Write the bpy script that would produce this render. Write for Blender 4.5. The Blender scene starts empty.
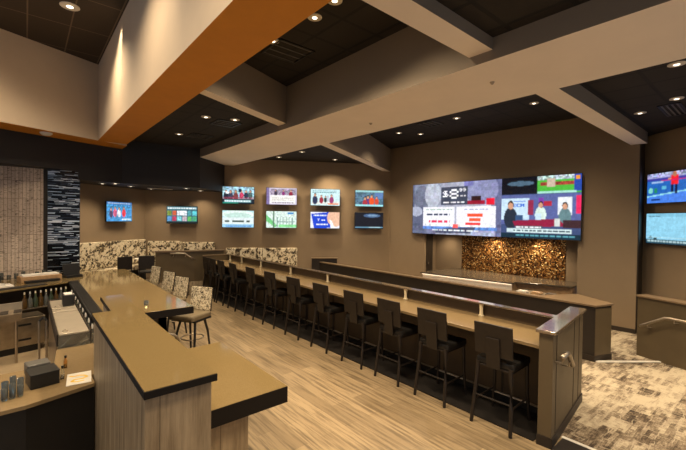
import bpy, bmesh, math, random
import numpy as np
from mathutils import Vector, Matrix
random.seed(7); RNG = np.random.RandomState(11)
S = bpy.context.scene
COL = S.collection
R = math.radians

# ------------------------------------------------------------------ camera
cam_d = bpy.data.cameras.new('camera'); cam = bpy.data.objects.new('camera', cam_d); COL.objects.link(cam)
EYE = 2.44
yaw, pitch, roll = R(40.38), R(-0.84), R(0.82)
fwd = Vector((math.sin(yaw)*math.cos(pitch), math.cos(yaw)*math.cos(pitch), math.sin(pitch)))
rt = Vector((math.cos(yaw), -math.sin(yaw), 0)); up = rt.cross(fwd)
rt2 = rt*math.cos(roll) + up*math.sin(roll); up2 = -rt*math.sin(roll) + up*math.cos(roll)
m = Matrix((rt2, up2, -fwd)).transposed().to_4x4(); m.translation = Vector((0, 0, EYE))
cam.matrix_world = m
cam_d.sensor_fit = 'HORIZONTAL'; cam_d.sensor_width = 36; cam_d.lens = 36*372.7/686
cam_d.clip_start = 0.05; cam_d.clip_end = 100
S.camera = cam

# ------------------------------------------------------------------ world, exposure
w = bpy.data.worlds.new('world'); S.world = w; w.use_nodes = True
w.node_tree.nodes['Background'].inputs[0].default_value = (0.74, 0.84, 1.0, 1)
w.node_tree.nodes['Background'].inputs[1].default_value = 0.34
S.view_settings.view_transform = 'Standard'; S.view_settings.look = 'None'
S.view_settings.gamma = 1; S.view_settings.use_curve_mapping = False
S.view_settings.exposure = 0.12
S.cycles.caustics_reflective = False; S.cycles.caustics_refractive = False
WARM = (1.0, 0.79, 0.53)
LAMP = 1.5

# ------------------------------------------------------------------ helpers
def tag(o, label=None, cat=None, group=None, kind=None):
    if label: o['label'] = label
    if cat: o['category'] = cat
    if group: o['group'] = group
    if kind: o['kind'] = kind
    return o
def empty(name, loc=(0, 0, 0), rz=0.0):
    o = bpy.data.objects.new(name, None); COL.objects.link(o); o.empty_display_size = .1
    o.location = loc; o.rotation_euler = (0, 0, rz); return o
class MB:
    def __init__(s): s.bm = bmesh.new()
    def box(s, x0, x1, y0, y1, z0, z1, M=None):
        v = [s.bm.verts.new((x, y, z)) for x in (x0, x1) for y in (y0, y1) for z in (z0, z1)]
        for f in ((0,1,3,2),(4,6,7,5),(0,4,5,1),(2,3,7,6),(0,2,6,4),(1,5,7,3)): s.bm.faces.new([v[i] for i in f])
        if M is not None:
            for q in v: q.co = M @ q.co
        return s
    def prism(s, poly, z0, z1):
        z0 = z0 if hasattr(z0, '__len__') else [z0]*len(poly); z1 = z1 if hasattr(z1, '__len__') else [z1]*len(poly)
        a = [s.bm.verts.new((p[0], p[1], z)) for p, z in zip(poly, z0)]; b = [s.bm.verts.new((p[0], p[1], z)) for p, z in zip(poly, z1)]
        n = len(poly); s.bm.faces.new(a[::-1]); s.bm.faces.new(b)
        for i in range(n): s.bm.faces.new((a[i], a[(i+1) % n], b[(i+1) % n], b[i]))
        return s
    def quad(s, *p):
        s.bm.faces.new([s.bm.verts.new(q) for q in p]); return s
    def lathe(s, prof, c=(0, 0, 0), n=16, axis='z'):
        rings = []
        for r, z in prof:
            ring = []
            for i in range(n):
                a = 2*math.pi*i/n; ring.append(s.bm.verts.new((c[0]+r*math.cos(a), c[1]+r*math.sin(a), c[2]+z)))
            rings.append(ring)
        for k in range(len(rings)-1):
            for i in range(n): s.bm.faces.new((rings[k][i], rings[k][(i+1) % n], rings[k+1][(i+1) % n], rings[k+1][i]))
        s.bm.faces.new(rings[0][::-1]); s.bm.faces.new(rings[-1]); return s
    def tube(s, pts, r, n=10):
        pts = [Vector(p) for p in pts]; rings = []
        for i, p in enumerate(pts):
            d = (pts[min(i+1, len(pts)-1)] - pts[max(i-1, 0)]).normalized()
            u = d.cross(Vector((0, 0, 1)));
            if u.length < .1: u = d.cross(Vector((0, 1, 0)))
            u.normalize(); v = d.cross(u)
            rr = r[i] if hasattr(r, '__len__') else r
            rings.append([s.bm.verts.new(p + u*math.cos(2*math.pi*k/n)*rr + v*math.sin(2*math.pi*k/n)*rr) for k in range(n)])
        for k in range(len(rings)-1):
            for i in range(n): s.bm.faces.new((rings[k][i], rings[k][(i+1) % n], rings[k+1][(i+1) % n], rings[k+1][i]))
        s.bm.faces.new(rings[0][::-1]); s.bm.faces.new(rings[-1]); return s
    def build(s, name, mat, parent=None, bevel=0, smooth=False):
        bmesh.ops.recalc_face_normals(s.bm, faces=s.bm.faces)
        me = bpy.data.meshes.new(name); s.bm.to_mesh(me); s.bm.free()
        me.materials.append(mat)
        if smooth:
            for p in me.polygons: p.use_smooth = True
        o = bpy.data.objects.new(name, me); COL.objects.link(o)
        if parent: o.parent = parent
        if bevel:
            b = o.modifiers.new('bevel', 'BEVEL'); b.width = bevel; b.segments = 2; b.limit_method = 'ANGLE'
        return o
def struct(o): o['kind'] = 'structure'; return o
def copy_tree(o, parent=None):
    c = o.copy(); COL.objects.link(c); c.parent = parent
    for ch in list(o.children): copy_tree(ch, c)
    return c

# ------------------------------------------------------------------ materials
MATS = {}
class NT:
    def __init__(s, name):
        s.m = bpy.data.materials.new(name); s.m.use_nodes = True; s.t = s.m.node_tree
        s.b = s.t.nodes['Principled BSDF']; MATS[name] = s.m
    def n(s, typ, **kw):
        nd = s.t.nodes.new(typ)
        for k, v in kw.items():
            if k.startswith('i_'):
                key = k[2:]; key = int(key) if key.isdigit() else key.replace('_', ' ')
                nd.inputs[key].default_value = v
            else: setattr(nd, k, v)
        return nd
    def l(s, a, b): s.t.links.new(a, b)
    def coord(s, scale=(1, 1, 1), rot=(0, 0, 0), src='Object'):
        tc = s.n('ShaderNodeTexCoord'); mp = s.n('ShaderNodeMapping'); s.l(tc.outputs[src], mp.inputs[0])
        mp.inputs['Scale'].default_value = scale; mp.inputs['Rotation'].default_value = rot; return mp.outputs[0]
    def noise(s, vec, scale, detail=3, rough=.6):
        q = s.n('ShaderNodeTexNoise'); s.l(vec, q.inputs['Vector']); q.inputs['Scale'].default_value = scale
        q.inputs['Detail'].default_value = detail; q.inputs['Roughness'].default_value = rough; return q.outputs['Fac']
    def ramp(s, fac, stops, interp='LINEAR'):
        q = s.n('ShaderNodeValToRGB'); s.l(fac, q.inputs[0]); e = q.color_ramp.elements; q.color_ramp.interpolation = interp
        while len(e) < len(stops): e.new(.5)
        for el, (p, c) in zip(e, stops): el.position = p; el.color = (*c, 1)
        return q.outputs[0]
    def mix(s, f, a, b, mode='MIX'):
        q = s.n('ShaderNodeMix', data_type='RGBA', blend_type=mode)
        for sock, v in ((q.inputs[0], f), (q.inputs[6], a), (q.inputs[7], b)):
            if hasattr(v, 'is_output'): s.l(v, sock)
            else: sock.default_value = v if not hasattr(v, '__len__') else ((*v, 1) if len(v) == 3 else v)
        return q.outputs[2]
    def math(s, op, a, b=0.0):
        q = s.n('ShaderNodeMath', operation=op)
        for i, v in enumerate((a, b)):
            if hasattr(v, 'is_output'): s.l(v, q.inputs[i])
            else: q.inputs[i].default_value = v
        return q.outputs[0]
    def bump(s, h, st=.3, d=.01):
        q = s.n('ShaderNodeBump'); s.l(h, q.inputs['Height']); q.inputs['Strength'].default_value = st; q.inputs['Distance'].default_value = d
        s.l(q.outputs[0], s.b.inputs['Normal'])
    def col(s, c):
        if hasattr(c, 'is_output'): s.l(c, s.b.inputs['Base Color'])
        else: s.b.inputs['Base Color'].default_value = (*c, 1)
        return s
    def set(s, rough=.5, metal=0, **kw):
        s.b.inputs['Roughness'].default_value = rough; s.b.inputs['Metallic'].default_value = metal
        for k, v in kw.items(): s.b.inputs[k.replace('_', ' ')].default_value = v
        return s.m
def plain(name, c, rough=.5, metal=0, var=.12, scale=6, **kw):
    t = NT(name); v = t.noise(t.coord(), scale, 4)
    t.col(t.ramp(v, [(.3, tuple(x*(1-var) for x in c)), (.7, tuple(min(1, x*(1+var)) for x in c))]))
    return t.set(rough, metal, **kw)

wall_taupe = plain('wall_taupe', (.27, .195, .120), .85, var=.04, scale=2)
soffit = plain('soffit_beige_lit', (.88, .79, .69), .85, var=.03, scale=1.5)  # beige lifted towards white: floor bounce put into the colour
beam_side = plain('beam_side_shaded', (.27, .215, .155), .85, var=.03, scale=1.5)  # darker than the beam bottoms: shade of the sides put into the colour
cream = plain('cream_paint', (.66, .53, .39), .85, var=.03, scale=2)
orange = plain('orange_paint', (.60, .235, .018), .7, var=.05, scale=3)
black_paint = plain('black_header_paint', (.012, .010, .010), .6, var=.08)
dark_trim = plain('dark_trim', (.028, .019, .012), .55)
brown_panel = plain('brown_panel', (.105, .076, .040), .5, var=.08, scale=3)
dark_panel = plain('dark_half_wall', (.018, .012, .008), .5, var=.1, scale=3)
cap_lam = plain('cap_laminate', (.19, .13, .075), .3, var=.06)
rail_cap = plain('polished_cap', (.42, .34, .25), .10, .75, var=.05)
dark_wood = plain('dark_stool_wood', (.013, .008, .005), .48, var=.3, scale=14)
black_vinyl = plain('black_vinyl', (.008, .007, .006), .5)
steel = plain('brushed_steel', (.46, .38, .28), .32, .9, var=.15, scale=9)
steel_light = plain('steel_lid', (.66, .58, .46), .38, .7, var=.06, scale=7)
chrome = plain('satin_nickel', (.42, .36, .28), .36, .9, var=.05)
brass = plain('brass_post', (.92, .80, .54), .4, .25, var=.08)
black_plastic = plain('black_plastic', (.010, .010, .010), .4)
grey_plastic = plain('grey_plastic', (.10, .095, .085), .4)
white_plastic = plain('white_plastic', (.72, .68, .60), .5)
tan_wood = plain('tan_wood', (.42, .26, .13), .5, var=.2, scale=14)
die_wall_m = plain('bar_die_panel', (.085, .056, .030), .5, var=.08)
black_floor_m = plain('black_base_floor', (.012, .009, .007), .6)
foam = plain('towel_white', (.75, .72, .66), .9)
bar_floor_m = plain('bar_floor', (.40, .30, .18), .6, var=.08)
rubber = NT('rubber_mat'); rubber.col((.016, .014, .012)); rubber.set(.7)

def ceiling_mat(name, base, line, tx=.61, ty=.61, lw=.035):
    t = NT(name); tc = t.n('ShaderNodeTexCoord'); sp = t.n('ShaderNodeSeparateXYZ'); t.l(tc.outputs['Object'], sp.inputs[0])
    a = t.math('LESS_THAN', t.math('FRACT', t.math('DIVIDE', sp.outputs[0], tx)), lw/tx)
    b = t.math('LESS_THAN', t.math('FRACT', t.math('DIVIDE', sp.outputs[1], ty)), lw/ty)
    f = t.math('MAXIMUM', a, b)
    g = t.noise(t.coord(), 60, 2)
    bb = t.mix(g, tuple(x*.7 for x in base), tuple(x*1.3 for x in base))
    t.col(t.mix(f, bb, line)); t.bump(t.math('SUBTRACT', 1.0, f), .5, .01); return t.set(.8)
tile_black = ceiling_mat('black_ceiling_tiles', (.014, .010, .0075), (.0012, .001, .001), lw=.05)
tile_brown = ceiling_mat('brown_ceiling_tiles', (.040, .026, .015), (.15, .11, .07), .61, 1.22, .022)

def wood_floor():
    t = NT('oak_plank_floor'); tc = t.n('ShaderNodeTexCoord'); sp = t.n('ShaderNodeSeparateXYZ'); t.l(tc.outputs['Object'], sp.inputs[0])
    cb = t.n('ShaderNodeCombineXYZ'); t.l(sp.outputs[1], cb.inputs[0]); t.l(sp.outputs[0], cb.inputs[1])
    br = t.n('ShaderNodeTexBrick', offset=.37, offset_frequency=2, squash=1); t.l(cb.outputs[0], br.inputs['Vector'])
    for k, v in (('Scale', 1), ('Brick Width', 1.25), ('Row Height', .18), ('Mortar Size', .002), ('Mortar Smooth', .3), ('Bias', -.1)): br.inputs[k].default_value = v
    br.inputs['Color1'].default_value = (.34, .25, .145, 1); br.inputs['Color2'].default_value = (.19, .135, .075, 1); br.inputs['Mortar'].default_value = (.13, .09, .05, 1)
    st = t.noise(t.coord((10, .55, 1)), 2.4, 6, .62); st2 = t.noise(t.coord((38, 1.6, 1)), 2.0, 3)
    c = t.mix(t.ramp(st, [(.46, (0, 0, 0)), (.64, (1, 1, 1))]), br.outputs['Color'], (.085, .058, .032))
    c2 = t.mix(t.math('MULTIPLY', st2, .34), c, (.42, .315, .18))
    t.col(c2); t.bump(st2, .08, .003); return t.set(.42)
floor_m = wood_floor()

def carpet():
    t = NT('patchwork_carpet')
    v = t.coord((1, 1, 1), (0, 0, R(0)))
    def bricks(scale, wd, rh, rot, off):
        vv = t.coord((1, 1, 1), (0, 0, R(rot)))
        b = t.n('ShaderNodeTexBrick', offset=off, squash=1); t.l(vv, b.inputs['Vector'])
        for k, q in (('Scale', scale), ('Brick Width', wd), ('Row Height', rh), ('Mortar Size', 0.0), ('Bias', 0)): b.inputs[k].default_value = q
        b.inputs['Color1'].default_value = (0, 0, 0, 1); b.inputs['Color2'].default_value = (1, 1, 1, 1); return b.outputs['Color']
    b1 = bricks(1, .34, .22, 2, .5); b2 = bricks(1, .62, .40, 92, .33); b3 = bricks(1, .16, .045, 2, .45)
    n1 = t.noise(t.coord((1, 1, 1)), 20, 7, .85); n2 = t.noise(t.coord((3, 30, 1)), 2.6, 6, .8); n3 = t.noise(t.coord((30, 3, 1)), 2.6, 6, .8)
    f = t.math('ADD', t.math('MULTIPLY', b1, .13), t.math('MULTIPLY', b2, .14))
    f = t.math('ADD', f, t.math('MULTIPLY', b3, .12))
    f = t.math('ADD', f, t.math('MULTIPLY', n1, .46)); f = t.math('ADD', f, t.math('MULTIPLY', t.mix(b1, n2, n3), .42))
    c = t.ramp(f, [(.42, (.014, .009, .005)), (.50, (.050, .032, .018)), (.55, (.12, .085, .052)), (.61, (.235, .18, .12)), (.70, (.48, .40, .28))])
    nb = t.noise(t.coord(), 4, 2); vv = t.n('ShaderNodeVectorMath', operation='ADD'); nv = t.n('ShaderNodeTexNoise'); nv.inputs['Scale'].default_value = 7; sc = t.n('ShaderNodeVectorMath', operation='SCALE'); sc.inputs['Scale'].default_value = .07
    t.l(v, nv.inputs['Vector']); t.l(nv.outputs['Color'], sc.inputs[0]); t.l(v, vv.inputs[0]); t.l(sc.outputs[0], vv.inputs[1])
    bl = t.n('ShaderNodeTexBrick', offset=.4); t.l(vv.outputs[0], bl.inputs['Vector'])
    for k, q in (('Scale', 1), ('Brick Width', .21), ('Row Height', .13), ('Mortar Size', .007), ('Mortar Smooth', .4)): bl.inputs[k].default_value = q
    ms = t.math('MULTIPLY', bl.outputs['Fac'], t.ramp(nb, [(.46, (0, 0, 0)), (.54, (.75, .75, .75))]))
    c = t.mix(ms, c, (.42, .35, .25))
    t.col(c); t.bump(n1, .3, .006); return t.set(.95)
carpet_m = carpet()

def clad(name, c1, c2, rows=.35):
    t = NT(name); n1 = t.noise(t.coord((9, 9, .7)), 2.2, 5, .65); n2 = t.noise(t.coord((45, 45, 1.2)), 1.6, 3)
    sp = t.n('ShaderNodeSeparateXYZ'); tc = t.n('ShaderNodeTexCoord'); t.l(tc.outputs['Object'], sp.inputs[0])
    xy = t.math('ADD', sp.outputs[0], sp.outputs[1])
    ln = t.math('LESS_THAN', t.math('FRACT', t.math('DIVIDE', xy, rows)), .012)
    c = t.ramp(n1, [(.34, c2), (.64, c1)]); c = t.mix(t.math('MULTIPLY', n2, .35), c, tuple(x*.6 for x in c2)); c = t.mix(ln, c, tuple(x*.45 for x in c2))
    t.col(c); t.bump(n2, .08, .003); return t.set(.5)
clad_m = clad('greige_wood_cladding', (.46, .35, .215), (.22, .155, .085))

def quartz():
    t = NT('tan_quartz'); n = t.noise(t.coord(), 160, 2); n2 = t.noise(t.coord(), 5, 4)
    c = t.mix(t.math('MULTIPLY', n2, .5), t.ramp(n, [(.35, (.165, .115, .048)), (.65, (.245, .175, .080))]), (.165, .115, .048))
    t.col(c); return t.set(.09)
quartz_m = quartz()
counter_tan = plain('tan_solid_counter', (.25, .175, .088), .25, var=.06, scale=30)
fascia_black = plain('black_counter_edge', (.006, .004, .003), .6, Specular_IOR_Level=.25)

def fabric(name, scale=1.0):
    t = NT(name); v = t.coord((1, 1, 1))
    vo = t.n('ShaderNodeTexVoronoi', feature='F1'); 
    wv = t.noise(v, 7*scale, 3)
    ad = t.n('ShaderNodeVectorMath', operation='ADD'); t.l(v, ad.inputs[0]); t.l(wv, ad.inputs[1]); t.l(ad.outputs[0], vo.inputs['Vector'])
    vo.inputs['Scale'].default_value = 8*scale
    f = t.math('ADD', t.math('MULTIPLY', vo.outputs['Distance'], .55), t.math('MULTIPLY', t.noise(v, 16*scale, 4), .62))
    c = t.ramp(f, [(.0, (.02, .014, .008)), (.50, (.03, .02, .012)), (.56, (.26, .18, .08)), (.60, (.70, .60, .42)), (1, (.85, .77, .60))])
    t.col(c); return t.set(.8)
booth_m = fabric('mottled_booth_fabric', .8)
chairfab_m = fabric('floral_chair_fabric', 2.2)

def mosaic():
    t = NT('bronze_mosaic'); at = t.n('ShaderNodeAttribute', attribute_name='tone'); t.col(at.outputs['Color']); return t.set(.36, .7)
mosaic_m = mosaic()
def stone_tile():
    t = NT('whitewashed_tile'); tc = t.n('ShaderNodeTexCoord'); sp = t.n('ShaderNodeSeparateXYZ'); t.l(tc.outputs['Object'], sp.inputs[0])
    cb = t.n('ShaderNodeCombineXYZ'); t.l(sp.outputs[0], cb.inputs[0]); t.l(sp.outputs[2], cb.inputs[1])
    br = t.n('ShaderNodeTexBrick', offset=.0); t.l(cb.outputs[0], br.inputs['Vector'])
    for k, v in (('Scale', 1), ('Brick Width', .062), ('Row Height', .40), ('Mortar Size', .004), ('Bias', 0)): br.inputs[k].default_value = v
    br.inputs['Color1'].default_value = (.68, .56, .45, 1); br.inputs['Color2'].default_value = (.50, .40, .32, 1); br.inputs['Mortar'].default_value = (.20, .15, .11, 1)
    n = t.noise(t.coord((5, 5, 14)), 3, 6, .75)
    c = t.mix(t.ramp(n, [(.54, (0, 0, 0)), (.62, (1, 1, 1))]), br.outputs['Color'], (.13, .095, .07)); t.col(c); t.bump(br.outputs['Fac'], .4, -.01); return t.set(.6)
tile_m = stone_tile()
def ledger():
    t = NT('black_white_glass_ledger'); at = t.n('ShaderNodeAttribute', attribute_name='tone'); t.col(at.outputs['Color']); return t.set(.12, .3)
ledger_m = ledger()
def glassmat(name, c=(.9, .95, .9), rough=.03):
    t = NT(name); n = t.noise(t.coord(), 3, 1); t.col(t.ramp(n, [(.3, c), (.7, tuple(x*.97 for x in c))]))
    return t.set(rough, 0, Transmission_Weight=.92, IOR=1.45)
glass_m = glassmat('clear_glass'); glass_green = glassmat('green_glass', (.45, .6, .35)); glass_amber = glassmat('amber_glass', (.75, .42, .12))
def emis(name, c, st):
    t = NT(name); n = t.noise(t.coord(), 2, 1); cc = t.ramp(n, [(.3, c), (.7, tuple(x*.98 for x in c))]); t.col(cc); t.l(cc, t.b.inputs['Emission Color'])
    return t.set(.4, 0, Emission_Strength=st)
lens_m = emis('lamp_lens', (1.0, .84, .62), 4.0)
led_m = emis('counter_led_strip', (1.0, .80, .55), 2.4)
def screen_mat():
    t = NT('screen_picture'); at = t.n('ShaderNodeAttribute', attribute_name='pix'); t.b.inputs['Base Color'].default_value = (.01, .01, .01, 1)
    t.l(at.outputs['Color'], t.b.inputs['Emission Color']); return t.set(.25, 0, Emission_Strength=1.15)
screen_m = screen_mat()

# ------------------------------------------------------------------ setting : geometry constants
HI, LO, SOF, BAR_C = 5.0, 4.43, 4.19, 5.93
tT = R(-2.35); dT = Vector((math.sin(tT), math.cos(tT), 0))              # wall behind the big video wall
C0 = Vector((9.99, 9.144, 0)); nT = Vector((math.cos(tT), -math.sin(tT), 0))
def TP(Y, off=0):
    s = (Y-C0.y)/dT.y; p = C0 + dT*s + nT*off; return (p.x, p.y)
dW = Vector((math.cos(R(149.5)), math.sin(R(149.5)), 0)); C1 = Vector((2.92, 13.307, 0))
nW = Vector((dW.y, -dW.x, 0))                                             # outward
dV = Vector((math.cos(R(215)), math.sin(R(215)), 0)); nV = Vector((dV.y, -dV.x, 0))
if nW.dot(C0) < 0: nW = -nW
if nV.y < 0: nV = -nV
def P2(v): return (v.x, v.y)
def wallseg(name, a, b, n, z0, z1, mat, th=.2):
    a = Vector((*a, 0)); b = Vector((*b, 0)); o = MB().prism([P2(a), P2(b), P2(b+n*th), P2(a+n*th)], z0, z1).build(name, mat); return struct(o)

struct(MB().box(-4, 4.65, -3, 19, -.12, 0).build('floor', floor_m))
struct(MB().box(4.65, 14, -3, 19, -.12, 0).build('floor', carpet_m))
struct(MB().prism([(-4, 5.0), (.62, 5.0), (.62, 9.4), (-4, 8.4)], 0, .006).build('floor', bar_floor_m))
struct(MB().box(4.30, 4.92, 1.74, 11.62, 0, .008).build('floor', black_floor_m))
struct(MB().box(4.20, 4.62, -3, 1.55, 0, .008).build('floor', dark_wood))  # dark wood threshold; the shade lying on it is put into the colour
struct(MB().box(4.62, 4.665, -3, 1.565, 0, .012).build('trim_1', white_plastic))
struct(MB().prism([(7.62, 2.04), (8.66, 1.22), (8.69, 1.25), (7.66, 2.09)], 0, .014).build('trim_2', white_plastic))

# wall with the video screens (pierced by the back-bar niche)
wallseg('wall_right', TP(7.65), P2(C0+dT*.3), nT, 0, HI+.02, wall_taupe, 1.0)
wallseg('wall_right', TP(3.20), TP(7.65), nT, 2.10, HI+.02, wall_taupe, 1.0)
wallseg('wall_right', TP(2.05), TP(3.20), nT, 0, HI+.02, wall_taupe, .25)
wallseg('wall_right', TP(3.15, .7), TP(7.7, .7), nT, 0, 2.12, wall_taupe, .1)
wallseg('unlit_wall_return', TP(2.03), TP(2.045), nT, 0, HI, dark_trim, .62)  # end return of the wall; dark colour stands for its lack of light
wallseg('baseboard_right', TP(2.05, -.015), TP(3.20, -.015), nT, 0, .10, dark_trim, .02)
# far right wall turned towards the room
RW = Vector((10.753, 2.013, 0)); dR = Vector((math.cos(R(51)), math.sin(R(51)), 0)); nR = Vector((dR.y, -dR.x, 0))
wallseg('wall_right', P2(RW+dR*.15), P2(RW-dR*3.6), nR, 0, HI, wall_taupe, .2)
wallseg('baseboard_right', P2(RW-nR*.015), P2(RW-dR*3.6-nR*.015), nR, 0, .10, dark_trim, .02)
# back walls
wallseg('wall_back', P2(C0-dW*.2), P2(C1+dW*.1), nW, 0, LO+.6, wall_taupe, .2)
wallseg('wall_left', P2(C1-dV*.1), P2(C1+dV*6.5), nV, 0, LO, wall_taupe, .2)
# bar back wall clad in stone tile, reveal and glossy ledger column
struct(MB().box(-4, .30, 10.95, 11.1, 0, 3.54).build('wall_left', tile_m))
struct(MB().box(.30, .375, 11.0, 11.15, 0, 3.54).build('trim_4', dark_trim))
# raised platform of the corner booths
struct(MB().prism([(.4, 11.35), (2.75, 11.45), (3.0, 12.24), (4.05, 11.93), (4.97, 11.99), P2(C1), P2(C1+dV*3.2)], 0, .42).build('floor', carpet_m))

# black header / soffit over the corner
struct(MB().prism([(-4, 8.9), (-.4, 10.33), (.95, 10.85), (.95, 11.4), (-4, 11.4)], 3.5, 4.6).build('ceiling_header', black_paint))
struct(MB().prism([(.95, 10.85), (1.9, 11.15), (3.84, 10.95), (5.02, 12.02), P2(C1), P2(C1+dV*2.6)], 3.30, 4.6).build('ceiling_header', black_paint))
# ceilings
def slab(name, poly, z, mat, th=.15): return struct(MB().prism(poly, z, z+th).build(name, mat))
slab('ceiling', [(-4, -3), (1.30, -3), (1.30, 10.3), (-4, 8.0)], BAR_C, tile_brown)
slab('ceiling', [(1.5, -3), (4.0, -3), (4.0, 2.25), (1.5, 2.25)], LO, tile_black)
slab('ceiling', [(1.5, 2.1), (4.0, 2.1), (4.0, 6.5), (1.5, 5.5)], HI, tile_black)
slab('ceiling', [(1.5, 5.5), (4.0, 6.5), (4.0, 11.6), (1.5, 11.6)], LO, tile_black)
slab('ceiling', [(5.2, -3), (12, -3), (12, 2.0), (5.2, 2.0)], LO, tile_black)
slab('ceiling', [(5.2, 2.0), (10.9, 2.0), (10.9, 9.9), (5.2, 7.0)], HI, tile_black)
slab('ceiling', [(5.2, 7.0), (10.4, 9.6), (10.4, 10), (5.0, 13), (5.0, 7.0)], LO, tile_black)
# main beam
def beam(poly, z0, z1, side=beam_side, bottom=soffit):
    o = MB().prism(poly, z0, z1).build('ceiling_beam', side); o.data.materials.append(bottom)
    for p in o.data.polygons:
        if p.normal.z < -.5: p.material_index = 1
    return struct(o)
beam([(3.84, -3), (5.29, -3), (5.29, 12.3), (3.84, 11.0)], SOF, HI+.1)
beam([(1.3, 2.06), (3.9, 2.06), (3.9, 2.34), (1.3, 2.34)], 4.30, HI+.1)
beam([(1.3, 5.16), (3.9, 6.29), (3.9, 6.58), (1.3, 5.34)], 4.29, HI+.1)
beam([(5.2, 1.92), (10.30, 1.92), (10.30, 2.21), (5.2, 2.21)], SOF+.003, HI+.1)
beam([(5.2, 6.73), (10.05, 9.19), (10.05, 9.46), (5.2, 7.03)], SOF+.003, HI+.1)
# orange-bottomed ring over the bar, cream inside
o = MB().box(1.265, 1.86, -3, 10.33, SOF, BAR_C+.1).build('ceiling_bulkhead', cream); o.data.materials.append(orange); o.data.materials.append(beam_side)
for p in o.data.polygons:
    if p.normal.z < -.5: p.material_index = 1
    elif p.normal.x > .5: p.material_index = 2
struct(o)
o = MB().prism([(-4, 7.95), (1.265, 10.28), (1.9, 10.56), (1.9, 11.4), (-.4, 10.42), (-4, 8.9)], SOF, BAR_C+.1).build('ceiling_bulkhead', cream); o.data.materials.append(orange)
for p in o.data.polygons:
    if p.normal.z < -.5: p.material_index = 1
struct(o)

# ------------------------------------------------------------------ lamps in the ceiling
def lamp(x, y, z, power, spot=130, size=.07, lab='', aim=None, r=.085, rim=white_plastic):
    t = empty('ceiling_light', (x, y, z)); tag(t, lab, 'ceiling light', 'recessed ceiling lights')
    MB().lathe([(r*.72, -.001), (r*1.18, -.001), (r*1.18, -.010), (r*.76, -.014)], n=20).build('trim_ring', rim, t, smooth=False)
    MB().lathe([(r*.70, -.003), (r*.70, -.010), (r*.35, -.015)], n=20).build('lens', lens_m, t)
    light(x, y, z-.03, power, spot, size, aim); return t
def light(x, y, z, power, spot=130, size=.07, aim=None, color=WARM):
    ld = bpy.data.lights.new('lamp_light', 'SPOT'); ld.energy = power*LAMP; ld.color = color; ld.spot_size = R(spot); ld.spot_blend = .9; ld.shadow_soft_size = size
    lo = bpy.data.objects.new('lamp_light', ld); COL.objects.link(lo); lo.location = (x, y, z)
    if aim: lo.rotation_euler = (Vector(aim)-Vector((x, y, z))).to_track_quat('-Z', 'Y').to_euler()
for x, y, z, pw, lab in [
    (2.78, 9.36, LO, 120, 'recessed round light in the rear left black ceiling bay, nearest the black header'),
    (2.70, 7.39, LO, 120, 'recessed round light in the rear left black ceiling bay, between the two vents'),
    (3.21, 7.19, LO, 120, 'recessed round light in the rear left black ceiling bay, nearest the slim cross beam'),
    (2.70, 4.79, HI, 150, 'lowest of three half hidden lights along the orange soffit edge'),
    (2.78, 3.88, HI, 150, 'middle of three half hidden lights along the orange soffit edge'),
    (2.74, 3.43, HI, 150, 'topmost of three half hidden lights along the orange soffit edge'),
    (8.30, 7.30, HI, 170, 'leftmost recessed light in the long black bay above the video wall'),
    (8.86, 6.95, HI, 170, 'second recessed light from the left in the long black bay above the video wall'),
    (8.13, 5.27, HI, 170, 'third recessed light from the left in the long black bay above the video wall'),
    (8.30, 3.49, HI, 170, 'rightmost recessed light in the long black bay above the video wall'),
    (8.38, 1.68, LO, 110, 'recessed light in the right black bay nearest the slanting beam'),
    (7.82, 1.11, LO, 110, 'recessed light in the right black bay beside the wide vent'),
    (6.14, .88, LO, 130, 'recessed light at the right edge close under the big beige beam'),
    (6.215, 10.55, LO, 110, 'left of three small lights in the far triangular black bay'),
    (6.216, 9.23, LO, 130, 'middle of three small lights in the far triangular black bay'),
    (7.80, 9.63, LO, 130, 'right of three small lights in the far triangular black bay'),
    (.55, 7.75, BAR_C, 200, 'large round light in the raised brown ceiling over the bar'),
    (1.52, 11.55, 3.30, 45, 'leftmost light under the black header'),
    (1.77, 11.25, 3.30, 30, 'second light from the left under the black header'),
    (2.25, 11.90, 3.30, 40, 'third light from the left under the black header'),
    (2.92, 12.55, 3.30, 40, 'light under the black header beside the narrow linear diffuser'),
    (3.60, 11.40, 3.30, 40, 'second light from the right under the black header'),
    (4.25, 12.05, 3.30, 40, 'rightmost light under the black header, near its corner'),
]:
    big = z > 5.5
    lamp(x, y, z, pw, spot=80 if abs(x-8.38) < .01 else 130, lab=lab, r=.12 if big else .078)
# unseen downlights assumed in the same ceilings; bar ones added to brighten the equipment
for x, y, z, pw in [(2.8, .6, LO, 150), (2.8, -1.2, LO, 150), (3.1, 1.4, LO, 120), (2.8, 2.9, HI, 130), (6.2, 4.2, HI, 150), (6.2, 2.7, HI, 150), (6.3, -1, LO, 140), (7.8, -.6, LO, 140), (.3, 5.2, BAR_C, 170), (.1, 2.6, BAR_C, 190), (-1.5, 6.5, BAR_C, 170), (-1.5, 3.0, BAR_C, 180), (.2, .3, BAR_C, 190), (-1.2, 8.2, BAR_C, 190), (6.6, 5.8, HI, 150)]:
    light(x, y, z-.03, pw, 140, .08)
# grazing lamps of the back wall, plus unseen spots added to brighten the bulkhead
for q in (-.0, .55, 1.15, 1.80):
    pass
for px, py, ax in ((1.12, 7.4, 9.3),):
    light(px, py, BAR_C-.05, 60, 60, .04, (1.265, 8.4, 4.2))
light(1.10, 4.3, BAR_C-.05, 45, 60, .04, (1.265, 5.0, 4.2))
for s in (5.1, 3.72, 2.28, .82):
    p = C0 + dW*(s+0.0) - nW*.55
    light(p.x, p.y, LO-.03, 75, 100, .05)
for s in (7.6,):
    p = C0 + dW*s - nW*.5; light(p.x, p.y, 3.27, 16, 110, .04)
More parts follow.
